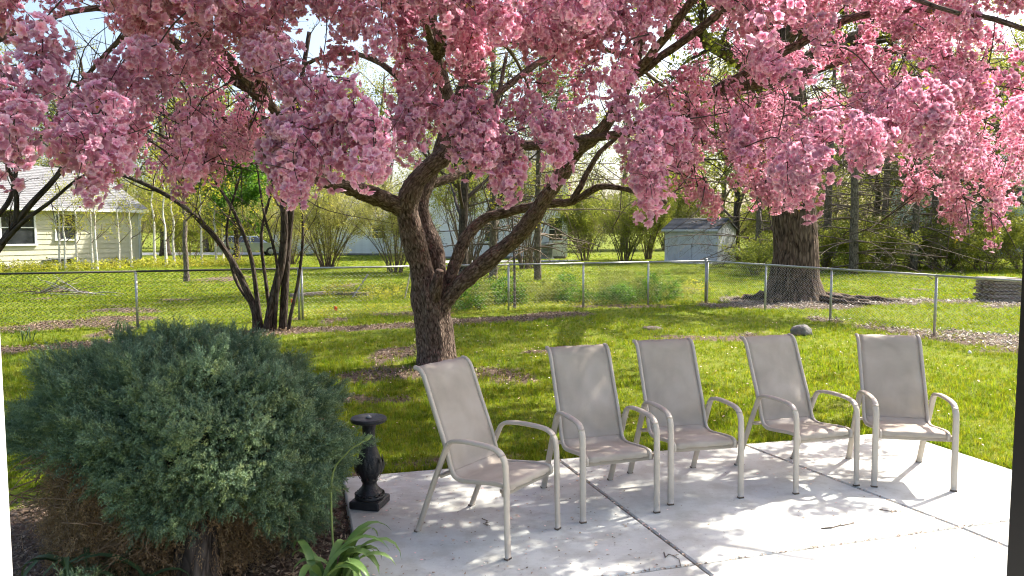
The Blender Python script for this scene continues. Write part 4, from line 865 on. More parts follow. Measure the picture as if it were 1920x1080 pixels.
def tree(name, label, base, H, r0, protos, nleaf, lsc, spread=.38, first=.3, nl=9, bark='bark_grey', group=None, lv=1, ang=.95, up=.05, jit=.25, nb=5, wood='twig_brown', lean=(0, 0), sides=10, flare=True):
    b = np.array([base[0], base[1], GZ]); o = empty(name, b, label, 'tree', group)
    P = [b+[0, 0, -.1]]
    for i in range(1, 9):
        t = i/8; P.append(b+np.array([lean[0]*t*H+rng.normal(0, .012*H)*t, lean[1]*t*H+rng.normal(0, .012*H)*t, t*H*.93]))
    C = catmull(P, 4); rr = r0*np.linspace(1, .22, len(C)); rr[0] *= 1.35; rr[1] *= 1.2
    MB().tube(C, rr, sides, rfun=lambda th, v: 1+.05*np.sin(3*th+v)+.04*np.sin(7*th-v*2)).build('trunk', bark, o)
    m = MB(); tips = []
    for i in range(nl):
        f = first+(1-first)*(i+rng.uniform(.1, .9))/nl; j = int(f*(len(C)-1)); q = C[j]; a = i*2.4+rng.uniform(-.4, .4)
        d = np.array([math.cos(a)*math.sin(ang), math.sin(a)*math.sin(ang), math.cos(ang)]); L = spread*H*(1.15-.65*f)*rng.uniform(.8, 1.2)
        Q, _ = wander(q, d, L, 7, .12, up); r = max(r0*.42*(1.1-.7*f), .012); m.tube(Q, np.linspace(r, r*.25, len(Q)), 6, cap=False); twigset(m, tips, Q, r*.4, L*.55, lv, nb, up=up)
        tips.append(Q[4:])
    tips.append(C[-6:]); tag(m.build('branches', wood, o), kind='stuff'); crown(o, tips, protos, nleaf, lsc, jit); return o
def shrub(name, label, base, H, W, protos, nleaf, lsc, nst=16, r=.025, wood='twig_brown', group=None, jit=.18, cat='shrub', lv=0, zf=.25, wig=.07):
    b = np.array([base[0], base[1], GZ]); o = empty(name, b, label, cat, group); m = MB(); tips = []
    for i in range(nst):
        a = rng.uniform(0, 6.28); s = rng.uniform(.05, .5)*W/H*2*.55; d = unit([math.cos(a)*s, math.sin(a)*s, 1]); Q, _ = wander(b+[math.cos(a)*.12*W*rng.random(), math.sin(a)*.12*W*rng.random(), -.05], d, H*rng.uniform(.7, 1.05), 8, wig, -.012)
        Q[:, :2] += np.outer((np.linspace(0, 1, 9)**2), np.array([math.cos(a), math.sin(a)])*W*.14); rr = r*rng.uniform(.6, 1.2); m.tube(Q, np.linspace(rr, rr*.25, 9), 5, cap=False); twigset(m, tips, Q[2:], rr*.5, H*.28, lv, 6, up=.04, ang=.6); tips.append(Q[int(9*zf):])
    tag(m.build('stems', wood, o), kind='stuff'); crown(o, tips, protos, nleaf, lsc, jit, 'foliage'); return o
def stem(mb, pts, r0, r1, tips=None, n=7, nt=0, L=.6, lv=0):
    C = catmull(pxpath(pts), 5); C[0][2] = min(C[0][2], GZ-.03) if C[0][2] < .3 else C[0][2]; mb.tube(C, np.linspace(r0, r1, len(C)), n)
    return C

# multi-stemmed tree at the dark fence
b = G(512, 620, GZ); mt = empty('multistem_tree', b, 'small multi-stemmed tree at the end of the dark fence, one stem leaning far out', 'tree'); Y = b[1]; m2 = MB(); tips = []
for pts, r0, r1 in (([(500, 622, Y), (512, 560, Y), (528, 490, Y), (533, 420, Y), (527, 350, Y), (508, 270, Y), (480, 180, Y), (450, 60, Y)], .09, .04), ([(530, 617, Y+.1), (534, 540, Y+.1), (540, 450, Y+.1), (548, 360, Y+.1), (545, 280, Y), (560, 180, Y), (580, 60, Y)], .08, .04),
                    ([(480, 625, Y), (478, 585, Y), (458, 535, Y), (432, 485, Y), (395, 435, Y-.2), (335, 380, Y-.4), (260, 340, Y-.6), (190, 315, Y-.8)], .075, .03), ([(490, 622, Y), (482, 560, Y), (470, 480, Y), (440, 400, Y), (400, 330, Y), (380, 250, Y)], .05, .02),
                    ([(510, 615, Y+.2), (500, 540, Y+.2), (490, 440, Y+.2), (510, 350, Y+.2), (512, 260, Y)], .04, .018), ([(540, 612, Y), (560, 520, Y), (568, 430, Y), (560, 330, Y), (575, 220, Y)], .035, .016), ([(495, 620, Y+.1), (470, 570, Y+.1), (440, 520, Y+.1), (425, 430, Y+.1), (450, 330, Y)], .04, .018), ([(515, 615, Y), (520, 500, Y-.1), (495, 400, Y-.1), (480, 300, Y)], .035, .015)):
    m = MB(); C = stem(m, pts, r0, r1); m.build('stem', 'bark_dark', mt); twigset(m2, tips, C[len(C)//4:], r1*.7, 1.1, 1, 7, up=.06)
tag(m2.build('branches', 'twig', mt), kind='stuff'); crown(mt, tips, YELLOW, 420, .62, .1)
# bare shrub at the white jamb side
b = np.array([-6.3, 8.2, GZ]); bs = empty('bare_shrub', b, 'leafless dark shrub reaching in front of the cream house', 'shrub'); m2 = MB(); tips = []
for pts, r0, r1 in (([(-120, 640, 8.2), (-50, 530, 8.2), (0, 462, 8.2), (50, 392, 8.2), (105, 332, 8.2), (150, 262, 8.2), (165, 200, 8.2)], .055, .016), ([(0, 462, 8.2), (45, 415, 8.1), (95, 378, 8.0), (140, 340, 7.9), (190, 310, 7.8)], .028, .01), ([(-60, 545, 8.2), (-20, 430, 8.3), (20, 370, 8.4), (35, 290, 8.5), (60, 200, 8.6), (70, 90, 8.6)], .035, .012), ([(30, 420, 8.2), (30, 360, 8.1), (10, 300, 8.0), (-10, 220, 8.0)], .03, .01), ([(90, 350, 8.2), (120, 300, 8.4), (110, 220, 8.5), (140, 130, 8.6)], .025, .008)):
    m = MB(); C = catmull(pxpath(pts), 5); 
    if r0 > .052: C = np.vstack([b+[0, 0, -.05], C])
    m.tube(C, np.linspace(r0, r1, len(C)), 8); m.build('stem', 'bark_dark', bs); twigset(m2, tips, C[len(C)//5:], r1*.6, .8, 1, 9, up=.02)
tag(m2.build('branches', 'twig', bs), kind='stuff')

# the thick old tree behind the fence corner
b = G(1488, 562, GZ); big = empty('old_tree', b, 'very thick furrowed trunk of an old tree behind the galvanised fence', 'tree'); Y = b[1]
C = catmull([b+[0, 0, -.15], b+[0, 0, .15], b+[0, 0, .6], at(1492, 470, Y), at(1488, 400, Y), at(1480, 320, Y), at(1472, 230, Y), at(1462, 120, Y), at(1455, 0, Y), at(1450, -120, Y)], 8)
rr = np.interp(np.arange(len(C)), [0, 8, 16, 24, 40, 56, 72], [.95, .74, .60, .54, .55, .45, .36])
rid = rng.uniform(0, 6.28, 8)
m = MB(); m.tube(C, rr, 120, rfun=lambda th, v: 1+.05*np.sin(5*th+.5)*math.exp(-v*.5)+.035*np.abs(np.sin(13*th+.8*math.sin(v*1.3)))+.022*np.abs(np.sin(29*th+rid[0]+1.2*math.sin(v*2.1)))+.012*np.sin(53*th+v*3)+.03*np.sin(2*th+v)); m.build('trunk', 'bark_big', big)
tips = []; m2 = MB()
for k, (q, e, r) in enumerate(((C[50], (3.6, 17.5, 6.5), .2), (C[54], (11.5, 19, 7.0), .22), (C[56], (7.8, 15.5, 8.5), .2), (C[60], (4.0, 21, 9), .18), (C[62], (10.5, 22, 9.5), .18), (C[66], (6, 17.5, 11), .17), (C[70], (9, 18.5, 12), .16), (C[44], (9.6, 17.2, 4.6), .10), (C[42], (4.6, 18.4, 4.2), .09))):
    e = np.array(e); P = catmull([q, (q*.6+e*.4)+[0, 0, .4], e], 5); m = MB(); m.tube(P, np.linspace(r*1.6, r*.6, len(P)), 10); m.build('limb', 'bark_big', big); twigset(m2, tips, P, r*.45, 2.6, 1, 9, up=.03)  # limbs thickened so their shadows rake across the lawn
tag(m2.build('branches', 'twig', big), kind='stuff'); crown(big, tips, SPRING, 1500, 1.2, .4)
for k, (dx, dy, L, a) in enumerate(((.9, -.7, 1.4, -.4), (1.0, .1, 1.9, -.1), (-.8, -.8, 1.1, -2.3), (.5, -1, 1.5, -.9), (-1.0, 0, 1.0, 3.0), (1.0, -.3, 2.4, -.25))):
    P = np.array([b+[dx*.8, dy*.8, .10], b+[dx*.8+L*.5*math.cos(a), dy*.8+L*.5*math.sin(a), .05], b+[dx*.8+L*math.cos(a+.2), dy*.8+L*math.sin(a+.2), -.05]]); m = MB(); P = catmull(P, 5); P[1:-1] += rng.normal(0, .03, (len(P)-2, 3)); m.tube(P, np.linspace(.12, .03, len(P)), 8); m.build('root', 'bark_big', big)

# dead-branched conifers
def conifer(label, base, H, r0, nbr, Lb, z0, group=None, needles=0, name='conifer', droop=-.05):
    b = np.array([base[0], base[1], GZ]); o = empty(name, b, label, 'tree', group); C = catmull([b+[0, 0, -.1], b+[rng.normal(0, .05), 0, H*.35], b+[rng.normal(0, .1), rng.normal(0, .1), H*.7], b+[rng.normal(0, .1), 0, H]], 8)
    MB().tube(C, np.linspace(r0, r0*.25, len(C)), 12, rfun=lambda th, v: 1+.05*np.sin(5*th+v*3)).build('trunk', 'bark_grey', o); m = MB(); tips = []
    for i in range(nbr):
        f = (z0+(H-z0)*(i+rng.random())/nbr)/H; q = C[min(len(C)-1, int(f*(len(C)-1)))]; a = rng.uniform(0, 6.28); d = unit([math.cos(a), math.sin(a), rng.uniform(-.1, .25)]); L = Lb*(1.1-.75*f)*rng.uniform(.5, 1.2)
        Q, _ = wander(q, d, L, 7, .08, droop); m.tube(Q, np.linspace(.03, .012, 8), 4, cap=False); twigset(m, tips, Q, .015, L*.4, 0, 10, up=-.04, ang=.9, sides=3); tips.append(Q)
    tag(m.build('branches', 'twig_brown', o), kind='stuff'); crown(o, tips, NEEDLE, needles, 1.0, .12); return o
conifer('slender conifer with long bare side branches before the white two-storey house', G(1008, 525)[:2], 10, .14, 64, 3.4, 1.2, needles=260)
conifer('dark bare conifer trunk behind the crabapple fork', G(925, 532)[:2], 11, .15, 64, 2.8, 1.4, needles=260)
CG = 'dead-branched conifers behind the thick tree'; CLb = 'tall conifer with dense dead brown lower branches behind the thick tree'
for i, (x, y, H, r, nb) in enumerate(((1600, 512, 11, .2, 60), (1712, 506, 12, .18, 52), (1748, 500, 12, .2, 52), (1786, 497, 11, .17, 46), (1655, 497, 13, .2, 50), (1550, 500, 12, .22, 56), (1420, 500, 11, .16, 50), (1835, 497, 12, .2, 40))):
    CLb = {1420: 'dead-branched conifer standing between the white shed and the thick old tree', 1550: 'dead-branched conifer directly behind the thick old trunk', 1600: 'sturdy dead-branched conifer nearest behind the thick tree along the side fence', 1835: 'dead-branched conifer behind the timber stack'}.get(x, 'dead-branched conifer in the close row between the thick tree and the timber stack')
    conifer(CLb, G(x, y)[:2], H, r, int(nb*1.5), 4.4, .5, CG, needles=300, droop=-.07)
# saplings and slim trees
tree('young_tree', 'slim young tree standing on the neighbour lawn behind the dark fence', G(350, 527)[:2], 6.2, .1, YELLOW, 420, 1.0, .36, .35, 10, 'bark_grey', jit=.2)
tree('sapling', 'thin sapling in the planting bed behind the bright fence', G(965, 577)[:2], 4.2, .035, YELLOW, 60, .8, .25, .4, 6, 'bark_grey', jit=.1, nb=3)
tree('shade_tree', 'dark leafy tree right behind the crabapple trunk', G(868, 540)[:2], 9.5, .17, MID, 900, .7, .4, .2, 22, 'bark_dark', jit=.25, wood='twig', nb=8)
BG = 'young white birches by the cream house'; BL = 'thin white-stemmed birch sapling in front of the cream house'
for x, Y in ((112, 35.5), (122, 35.2), (143, 35.8), (172, 36), (181, 35.4), (223, 37), (246, 37.5)):
    q = at(x, 480, Y); tree('birch', BL, q[:2], rng.uniform(3.6, 4.8), .06, YELLOW, 130, .9, .28, .3, 9, 'bark_birch', BG, lv=0, jit=.15, nb=5, sides=6)
BL2 = 'thin white-stemmed birch between the cream house and the parked car'; BG2 = 'white birches between the cream house and the car'
for x, Y in ((290, 39), (311, 38), (326, 40), (378, 41), (405, 43), (418, 45)):
    q = at(x, 480, Y); tree('birch', BL2, q[:2], rng.uniform(4, 6), .075, YELLOW, 190, 1.0, .3, .25, 9, 'bark_birch', BG2, lv=0, jit=.2, nb=5, sides=6)
tree('green_tree', 'dense bright green tree near the parked car', at(445, 480, 44)[:2], 8.0, .16, GREEN, 1500, 1.15, .32, .2, 14, 'bark_dark', jit=.35)
shrub('vase_shrub', 'big vase-shaped pale green shrub before the low white garage', at(612, 480, 37)[:2], 4.6, 4.4, PALE, 3400, .85, 40, .03, cat='shrub')
shrub('vase_shrub', 'smaller pale green shrub leaning beside the crabapple trunk', at(742, 480, 33)[:2], 3.8, 3.2, PALE, 1700, .8, 28, .026)
shrub('green_shrub', 'round green shrub at the corner of the white two-storey house', at(1098, 480, 46)[:2], 4.4, 3.0, SPRING, 1900, .95, 24, .03)
shrub('green_shrub', 'vase-shaped green shrub standing free beside the white shed', at(1172, 480, 42)[:2], 4.0, 2.6, SPRING, 1300, .85, 26, .03)
shrub('green_shrub', 'narrow leafy shrub touching the white shed wall', at(1214, 480, 48)[:2], 4.8, 2.6, SPRING, 1300, .95, 20, .035)
shrub('vase_shrub', 'loose pale green shrub between the parked car and the long low white building', at(548, 480, 41)[:2], 3.6, 3.4, PALE, 1500, .85, 24, .026)
shrub('vase_shrub', 'thin yellow green shrub among the white birches beside the road', at(352, 480, 46)[:2], 4.4, 4.0, SPRING, 1500, .95, 22, .026)
shrub('twiggy_shrub', 'tall twiggy half bare shrub screening the white two-storey house', at(985, 480, 36)[:2], 6.5, 4.6, PALE, 1500, .8, 34, .03, wood='twig_brown', lv=1)
shrub('twiggy_shrub', 'twiggy half bare shrub behind the crabapple fork', at(880, 480, 33)[:2], 6.0, 4.0, SPRING, 1200, .8, 30, .03, wood='twig_brown', lv=1)
shrub('dark_shrub', 'low dark evergreen shrub between shed and thick tree', at(1418, 500, 31)[:2], 1.5, 2.2, MID, 500, .75, 18, .02)
UL = 'tangled yellow green undergrowth bush among the conifers'; UG = 'undergrowth bushes among the conifers'
for x, Y, H, W in ((1432, 47, 3, 4), (1540, 36, 2.6, 4), (1620, 34, 2.0, 4), (1690, 38, 2.8, 5), (1770, 36, 2.4, 4), (1850, 34, 2.6, 4.5), (1920, 36, 3, 4), (1470, 44, 3.5, 4)):
    UL = {1432: 'yellow green undergrowth bush between the shed and the thick old tree', 1470: 'tall undergrowth bush hidden behind the thick old trunk', 1540: 'undergrowth bush beside the thick old trunk', 1920: 'yellow green undergrowth bush in front of the pale blue green house'}.get(x, 'tangled yellow green undergrowth bush among the conifers')
    shrub('undergrowth_bush', UL, at(x, 480, Y)[:2], H, W, [SPRING, PALE][int(Y) % 2], 900, .95, 18, .02, group=UG)
# taller wood behind everything
WL = {0: 'tall yellow green tree in the wood behind the houses', 1: 'tall pale budding tree in the wood behind the houses', 2: 'tall darker green tree in the wood behind the houses'}
WG = 'trees of the wood behind the houses'
k = 0
for x in range(-120, 2100, 105):
    Yd = rng.uniform(62, 88); kind = (k*7+k//3) % 3; q = at(x+rng.uniform(-30, 30), 470, Yd)
    pl = 'behind the cream house' if x < 280 else 'behind the parked car' if x < 540 else 'behind the long low white building' if x < 780 else 'behind the white two-storey house' if x < 1075 else 'behind the white shed' if x < 1390 else 'far behind the thick old tree' if x < 1600 else 'far behind the conifers'
    tree('wood_tree', WL[kind].replace('in the wood behind the houses', 'of the far wood '+pl), q[:2], rng.uniform(12, 19), .3, (SPRING, PALE, MID)[kind], 1150, 2.2, .34, .08, 14, 'bark_grey', 'wood trees '+pl, jit=.9, nb=5, sides=7); k += 1
HL = 'broad spring bush at the edge of the far wood'; k = 0
for x in range(-80, 2080, 150):
    Yd = rng.uniform(66, 74); q = at(x+rng.uniform(-40, 40), 470, Yd); pl = 'behind the cream house' if x < 280 else 'behind the parked car' if x < 540 else 'behind the long low white building' if x < 780 else 'behind the white two-storey house' if x < 1075 else 'behind the white shed' if x < 1390 else 'far behind the conifers'; shrub('wood_edge_bush', HL.replace('at the edge of the far wood', 'at the far wood edge '+pl), q[:2], rng.uniform(4, 6.5), rng.uniform(7, 9), (SPRING, MID, PALE)[k % 3], 800, 2.0, 14, .05, group='bushes along the far wood', jit=.6); k += 1
RL = 'twiggy spring tree rising behind the conifers'; RG = 'spring trees behind the conifers'
for x, Y, H in ((1380, 46, 12), (1500, 50, 14), (1640, 44, 11), (1760, 48, 13), (1860, 43, 12), (1960, 40, 12)):
    tree('spring_tree', RL, at(x, 470, Y)[:2], H, .24, (SPRING, PALE)[int(x/20) % 2], 1300, 1.4, .36, .12, 15, 'bark_dark', RG, jit=.5, nb=6)
LL = 'bare grey tree with fine twigs behind the cream house'; LG = 'bare trees behind the cream house'
for x, Y, H in ((20, 52, 15), (170, 58, 16), (310, 55, 14)):
    tree('bare_tree', LL, at(x, 470, Y)[:2], H, .34, PALE, 160, 1.6, .42, .18, 16, 'bark_dark', LG, lv=2, jit=.5, nb=5, wood='twig')
# planting bed behind the bright fence
PLN = [('leafy_perennial', 'low leafy perennial in the bed behind the bright fence', MID, .55), ('leafy_perennial', 'low leafy perennial in the bed behind the bright fence', GREEN, .42)]
def perennial(base, H, W, protos, n, sc, label, group, name='leafy_perennial'):
    b = np.array([base[0], base[1], GZ]); o = empty(name, b, label, 'plant', group); r = rng.random(n)**.5; a = rng.uniform(0, 6.28, n); z = rng.random(n)*np.sqrt(np.maximum(0, 1-r*r*.8))
    P = b+np.stack([np.cos(a)*r*W/2, np.sin(a)*r*W/2, z*H+.03], 1); scatter('foliage', P, randrot(n), sc*rng.uniform(.6, 1.2, n), protos, o); m = MB()
    for k in range(8): e = P[rng.integers(0, n)]; m.tube([b+[rng.normal(0, .05), rng.normal(0, .05), -.02], (b+e)/2+[0, 0, .05], e], [.008, .006, .004], 4, cap=False)
    tag(m.build('stems', 'plant_stem', o), kind='stuff')
for i in range(40):
    x = rng.uniform(-1.8, 4.4); y = fence_y(x)+rng.uniform(.5, 3.4); perennial((x, y), rng.uniform(.35, .8), rng.uniform(.6, 1.2), (MID, GREEN, MID, SPRING)[i % 4], 110, .42, 'leafy green perennial clump in the bed behind the bright fence', 'perennials behind the bright fence')
for x, y in ((640, 552), (700, 560), (745, 556), (1300, 548)):
    q = G(x, y); perennial(q[:2], .4, 1.0, YELLOW, 80, .8, 'low yellow leaved plant just beyond the bright fence', 'yellow plants beyond the bright fence', 'yellow_perennial')
# ground cover
def cover(name, label, n, poly, protos, sc, h):
    P = np.array(poly); lo, hi = P.min(0), P.max(0); xx = rng.uniform(lo[0], hi[0], n); yy = rng.uniform(lo[1], hi[1], n); k = inpoly(xx, yy, poly); xx, yy = xx[k], yy[k]; z = GZ+h*rng.random(len(xx))
    tag(scatter(name, np.stack([xx, yy, z], 1), randrot(len(xx)), sc*rng.uniform(.6, 1.3, len(xx)), protos), label, 'ground cover', kind='stuff')
cover('ground_cover', 'yellow green ground cover at the foot of the cream house', 3800, [(-27, 33.5), (-22, 36.5), (-16, 41), (-13, 42.5), (-13, 40), (-17, 36.5), (-22, 32.5), (-26, 30)], YELLOW, 1.6, .35)
cover('ground_cover', 'patchy low weeds along the bright fence', 3000, [(-4.6, 15.4), (5, 19.4), (4.6, 20.2), (2, 18.9), (-4.6, 17.6)], YELLOW, .45, .08)
cover('ground_cover', 'low weeds inside the bright fence', 900, [(-1.5, 15.9), (5, 18.6), (5, 19.0), (-1.5, 16.4)], YELLOW, .4, .06)
# spiky bulbs at the dark fence
for x, y in ((45, 640), (228, 622), (372, 615), (300, 622)):
    b = G(x, y, GZ); o = empty('bulb_plant', b, 'spiky dark leaved bulb clump at the foot of the dark fence', 'plant', 'bulb clumps at the dark fence')
    for i in range(16): strap_leaf(b+[rng.normal(0, .06), rng.normal(0, .05), 0], rng.uniform(0, 6.28), rng.uniform(.25, .42), .014, rng.uniform(1.3, 1.55), 'strap_dark', o)
# heap of cut branches on the neighbour lawn
b = G(120, 552, GZ); o = empty('branch_heap', b, 'heap of cut bare branches lying on the grass behind the dark fence', 'branch heap')
for i in range(16):
    a = rng.uniform(-.5, .5)+(np.pi if i % 2 else 0); s = b+[rng.uniform(-.9, .9), rng.uniform(-.3, .3), .03]; L = rng.uniform(.8, 1.9); P, _ = wander(s, [math.cos(a), .3*math.sin(a), rng.uniform(.02, .25)], L, 7, .14, -.02); P[:, 2] = np.maximum(P[:, 2], GZ+.02); m = MB(); m.tube(P, np.linspace(.022, .006, 8), 5)
    m.build('branch', 'grey_wood' if i % 3 else 'twig_brown', o)
for k, (x0, y0, Y0, x1, y1, Y1, lab) in enumerate(((662, 557, 20.5, 690, 514, 20.7, 'grey board leaning in the planting bed beyond the fence'), (763, 541, 20, 770, 508, 20, 'grey stake beside the crabapple trunk beyond the fence'))):
    a, c = at(x0, y0, Y0), at(x1, y1, Y1); d = unit(c-a); L = np.linalg.norm(c-a); a = a-d*((a[2]-GZ)/max(d[2], .2)); L = np.linalg.norm(c-a); M_ = Vector(d).to_track_quat('Z', 'Y').to_matrix(); m = MB(); m.bbox((a+c)/2, (.07, .03, L), .006, M_); tag(m.build('stake', 'grey_wood', smooth=False), lab, 'stake')
b = G(620, 552, GZ); te = empty('timber_edging', b, 'weathered timber edging of the bed beyond the fence', 'edging')
for x0, x1, y0, y1 in ((545, 612, 558, 553), (612, 690, 553, 556)):
    a, c = G(x0, y0, GZ), G(x1, y1, GZ); d = c-a; m = MB(); m.bbox((a+c)/2+[0, 0, .05], (np.linalg.norm(d), .1, .12), .012, Matrix.Rotation(math.atan2(d[1], d[0]), 3, 'Z')); m.build('timber', 'weathered_wood', te, smooth=False)
for x, y, lab in ((545, 577, 'small orange marker flag beside the multi-stemmed tree'), (626, 592, 'small orange marker flag in the mulch by the crabapple'), (1271, 549, 'small orange marker flag in the bed near the fence corner')):
    b = G(x, y, GZ); o = empty('marker_flag', b, lab, 'flag'); MB().tube([b, b+[.01, 0, .22]], .003, 4).build('wire', 'grey_metal', o)
    m = MB(); v = [b+[.01, 0, .22], b+[.075, .01, .19], b+[.07, .02, .10], b+[.008, 0, .12]]; m.raw([*v, *[q+np.array([0, .003, 0]) for q in v]], [(0, 1, 2, 3), (7, 6, 5, 4), (0, 4, 5, 1), (1, 5, 6, 2), (2, 6, 7, 3), (3, 7, 4, 0)]); m.build('flag', 'orange', o)
# timber stack behind the side fence
b = G(1872, 563, GZ); o = empty('timber_stack', b, 'stack of weathered boards with planks leaning on it behind the side fence', 'wood stack')
for r_ in range(7):
    for c_ in range(3):
        MB().bbox(b+[rng.normal(0, .02), -.28+c_*.28, .045+r_*.088], (.78+rng.normal(0, .03), .24, .075), .008, Matrix.Rotation(rng.normal(0, .03), 3, 'Z')).build('plank', 'weathered_wood', o, smooth=False)
for k in range(4): MB().bbox(b+[.62+k*.05, -.35+.1*k, .30], (.05, .16, .78), .006, Matrix.Rotation(R(-17+3*k), 3, 'Y')).build('leaning_plank', 'weathered_wood', o, smooth=False)

# ================================================================== BUILDINGS AND CAR
def rect_window(root, x, z, w_, h_, y, trim='white_paint', mull=True):
    """window on a wall whose outside face is at local y, looking toward -y"""
    f = MB(); t = .09
    for c, d in (((x, y-.03, z+h_/2+t/2), (w_+2*t, .06, t)), ((x, y-.04, z-h_/2-t/2), (w_+2*t+.06, .1, t)), ((x-w_/2-t/2, y-.03, z), (t, .06, h_)), ((x+w_/2+t/2, y-.03, z), (t, .06, h_))): f.box(c, d)
    if mull: f.box((x, y-.022, z), (w_, .03, .05))
    o = f.build('window', trim, root, smooth=False, world=False); g = MB(); g.box((x, y-.008, z), (w_, .012, h_)); g.build('pane', 'dark_glass', o, smooth=False, world=False); return o
def siding(root, x0, x1, z0, z1, n, mat, y=0.0, name='siding_board'):
    h = (z1-z0)/n; me = None
    for i in range(n):
        z = z0+i*h
        if me is None:
            m = MB(); m.raw([(x0, y-.035, 0), (x1, y-.035, 0), (x1, y-.008, h+.012), (x0, y-.008, h+.012), (x0, y+.01, 0), (x1, y+.01, 0), (x1, y+.01, h+.012), (x0, y+.01, h+.012)], [(0, 1, 2, 3), (4, 7, 6, 5), (0, 4, 5, 1), (3, 2, 6, 7), (0, 3, 7, 4), (1, 5, 6, 2)]); me = m.mesh(name, mat, False)
        o = bpy.data.objects.new(name, me); link(o); o.parent = root; o.location = (0, 0, z)
def courses(root, x0, x1, ye, ze, yr, zr, n, mat):
    """overlapping shingle courses from eave (ye, ze) to ridge (yr, zr)"""
    s = np.array([yr-ye, zr-ze]); L = np.linalg.norm(s); s /= L; nrm = np.array([-s[1], s[0]]); nrm = nrm if nrm[1] > 0 else -nrm; h = L/n
    a = s*(h*1.15); q = [(0, 0), tuple(nrm*.035), tuple(a+nrm*.008), tuple(a)]
    m = MB(); m.raw([(x0, *p) for p in q]+[(x1, *p) for p in q], [(0, 3, 2, 1), (4, 5, 6, 7), (0, 1, 5, 4), (1, 2, 6, 5), (2, 3, 7, 6), (3, 0, 4, 7)]); me = m.mesh('shingle_course', mat, False)
    for i in range(n): o = bpy.data.objects.new('shingle_course', me); link(o); o.parent = root; o.location = (0, ye+s[0]*h*i, ze+s[1]*h*i)
def gable_house(name, label, loc, rz, W, D, He, Hr, n, wall_mat, roof_mat, oh=.4, ncourse=22, trim='white_paint', cat='house', z0=.15, rake=.35):
    r = empty(name, loc, label, cat, rz=rz)
    m = MB(); yr = D/2
    m.raw([(-W, .02, 0), (0, .02, 0), (0, D, 0), (-W, D, 0), (-W, .02, He), (0, .02, He), (0, D, He), (-W, D, He), (-W, yr, Hr-.1), (0, yr, Hr-.1)], [(0, 1, 5, 4), (1, 2, 6, 9, 5), (2, 3, 7, 6), (3, 0, 4, 8, 7), (0, 3, 2, 1)]); m.build('wall', wall_mat, r, smooth=False, world=False)
    siding(r, -W, 0, z0, He, n, wall_mat)
    sl = (Hr-He)/yr
    for sgn in (0, 1):
        ye, yr_ = (-oh, yr) if sgn == 0 else (D+oh, yr); m = MB(); ze = He-sl*oh
        m.raw([(-W-rake, ye, ze), (rake, ye, ze), (rake, yr_, Hr), (-W-rake, yr_, Hr), (-W-rake, ye, ze-.14), (rake, ye, ze-.14), (rake, yr_, Hr-.14), (-W-rake, yr_, Hr-.14)], [(0, 1, 2, 3), (7, 6, 5, 4), (0, 4, 5, 1), (1, 5, 6, 2), (3, 2, 6, 7), (0, 3, 7, 4)]); rf = m.build('roof', roof_mat, r, smooth=False, world=False)
        if sgn == 0 and ncourse: courses(rf, -W-rake-.01, rake+.01, -oh-.03, ze+.005, yr, Hr+.01, ncourse, roof_mat)
    MB().box((-W/2+.0, -oh-.045, He-sl*oh-.07), (W+2*rake, .06, .16)).build('gutter', trim, r, smooth=False, world=False)
    MB().box((-W/2, -oh/2+.02, He-sl*oh-.10), (W+2*rake-.1, oh+.02, .03)).build('soffit', trim, r, smooth=False, world=False)
    MB().box((.0, -.045, (He+z0)/2), (.12, .05, He-z0)).build('corner_board', trim, r, smooth=False, world=False)
    MB().box((-W/2, -.01, z0/2), (W, .03, z0)).build('foundation', 'rock', r, smooth=False, world=False)
    return r
c = at(262, 480, 42); r = gable_house('cream_house', 'low cream sided house with grey shingled roof', (c[0], c[1], GZ), R(60), 13, 8.4, 3.2, 5.35, 12, 'cream_siding', 'shingle', ncourse=24)
rect_window(r, -1.0-3.05, 2.05, .95, 1.25, -.035); rect_window(r, -6.35, 2.0, 1.5, 1.6, -.035); rect_window(r, -4.35, .28, 1.0, .24, -.035, 'grey_metal', False)
for x in (-5.2, -4.95): MB().bbox((x, -.07, .33), (.16, .08, .14), .02).build('utility_box', 'grey_metal', r, world=False)
MB().tube([(.25, -.42, 2.9), (.1, -.2, 2.7), (.02, -.12, 2.5), (.02, -.12, .2)], .045, 8).build('downspout', 'white_paint', r, world=False)
c = at(1062, 480, 50); r = gable_house('white_house', 'white sided two-storey house behind the conifers', (c[0], c[1], GZ), R(4), 9.5, 8, 5.9, 8.2, 34, 'white_paint', 'shingle', ncourse=26)
rect_window(r, -.75, 1.95, .85, 1.5, -.035); rect_window(r, -5.0, 1.9, .9, 1.5, -.035); rect_window(r, -.9, 4.6, .85, 1.3, -.035); rect_window(r, -3.2, 4.6, .85, 1.3, -.035); rect_window(r, -6.5, 4.6, .85, 1.3, -.035)
ac = empty('air_conditioner', (c[0]-1.35, c[1]-.75, GZ), 'grey outdoor air conditioner unit against the white house', 'air conditioner'); MB().bbox((0, 0, .55), (.8, .7, 1.0), .04).build('housing', 'grey_metal', ac, world=False, smooth=False)
for k in range(9): MB().box((0, -.356, .2+.085*k), (.68, .014, .03)).build('louvre', 'galv_dark', ac, world=False, smooth=False)
MB().bbox((0, 0, .025), (.95, .85, .06), .01).build('pad', 'road', ac, world=False, smooth=False); MB().lathe([(.3, 1.05), (.3, 1.07), (.05, 1.085)], 16).build('fan_guard', 'galv_dark', ac, world=False)
c = at(765, 480, 56); r = gable_house('white_garage', 'long low white building behind the vase-shaped shrubs', (c[0], c[1], GZ), R(-6), 10.5, 7, 3.0, 4.9, 16, 'white_paint', 'shingle', ncourse=18)
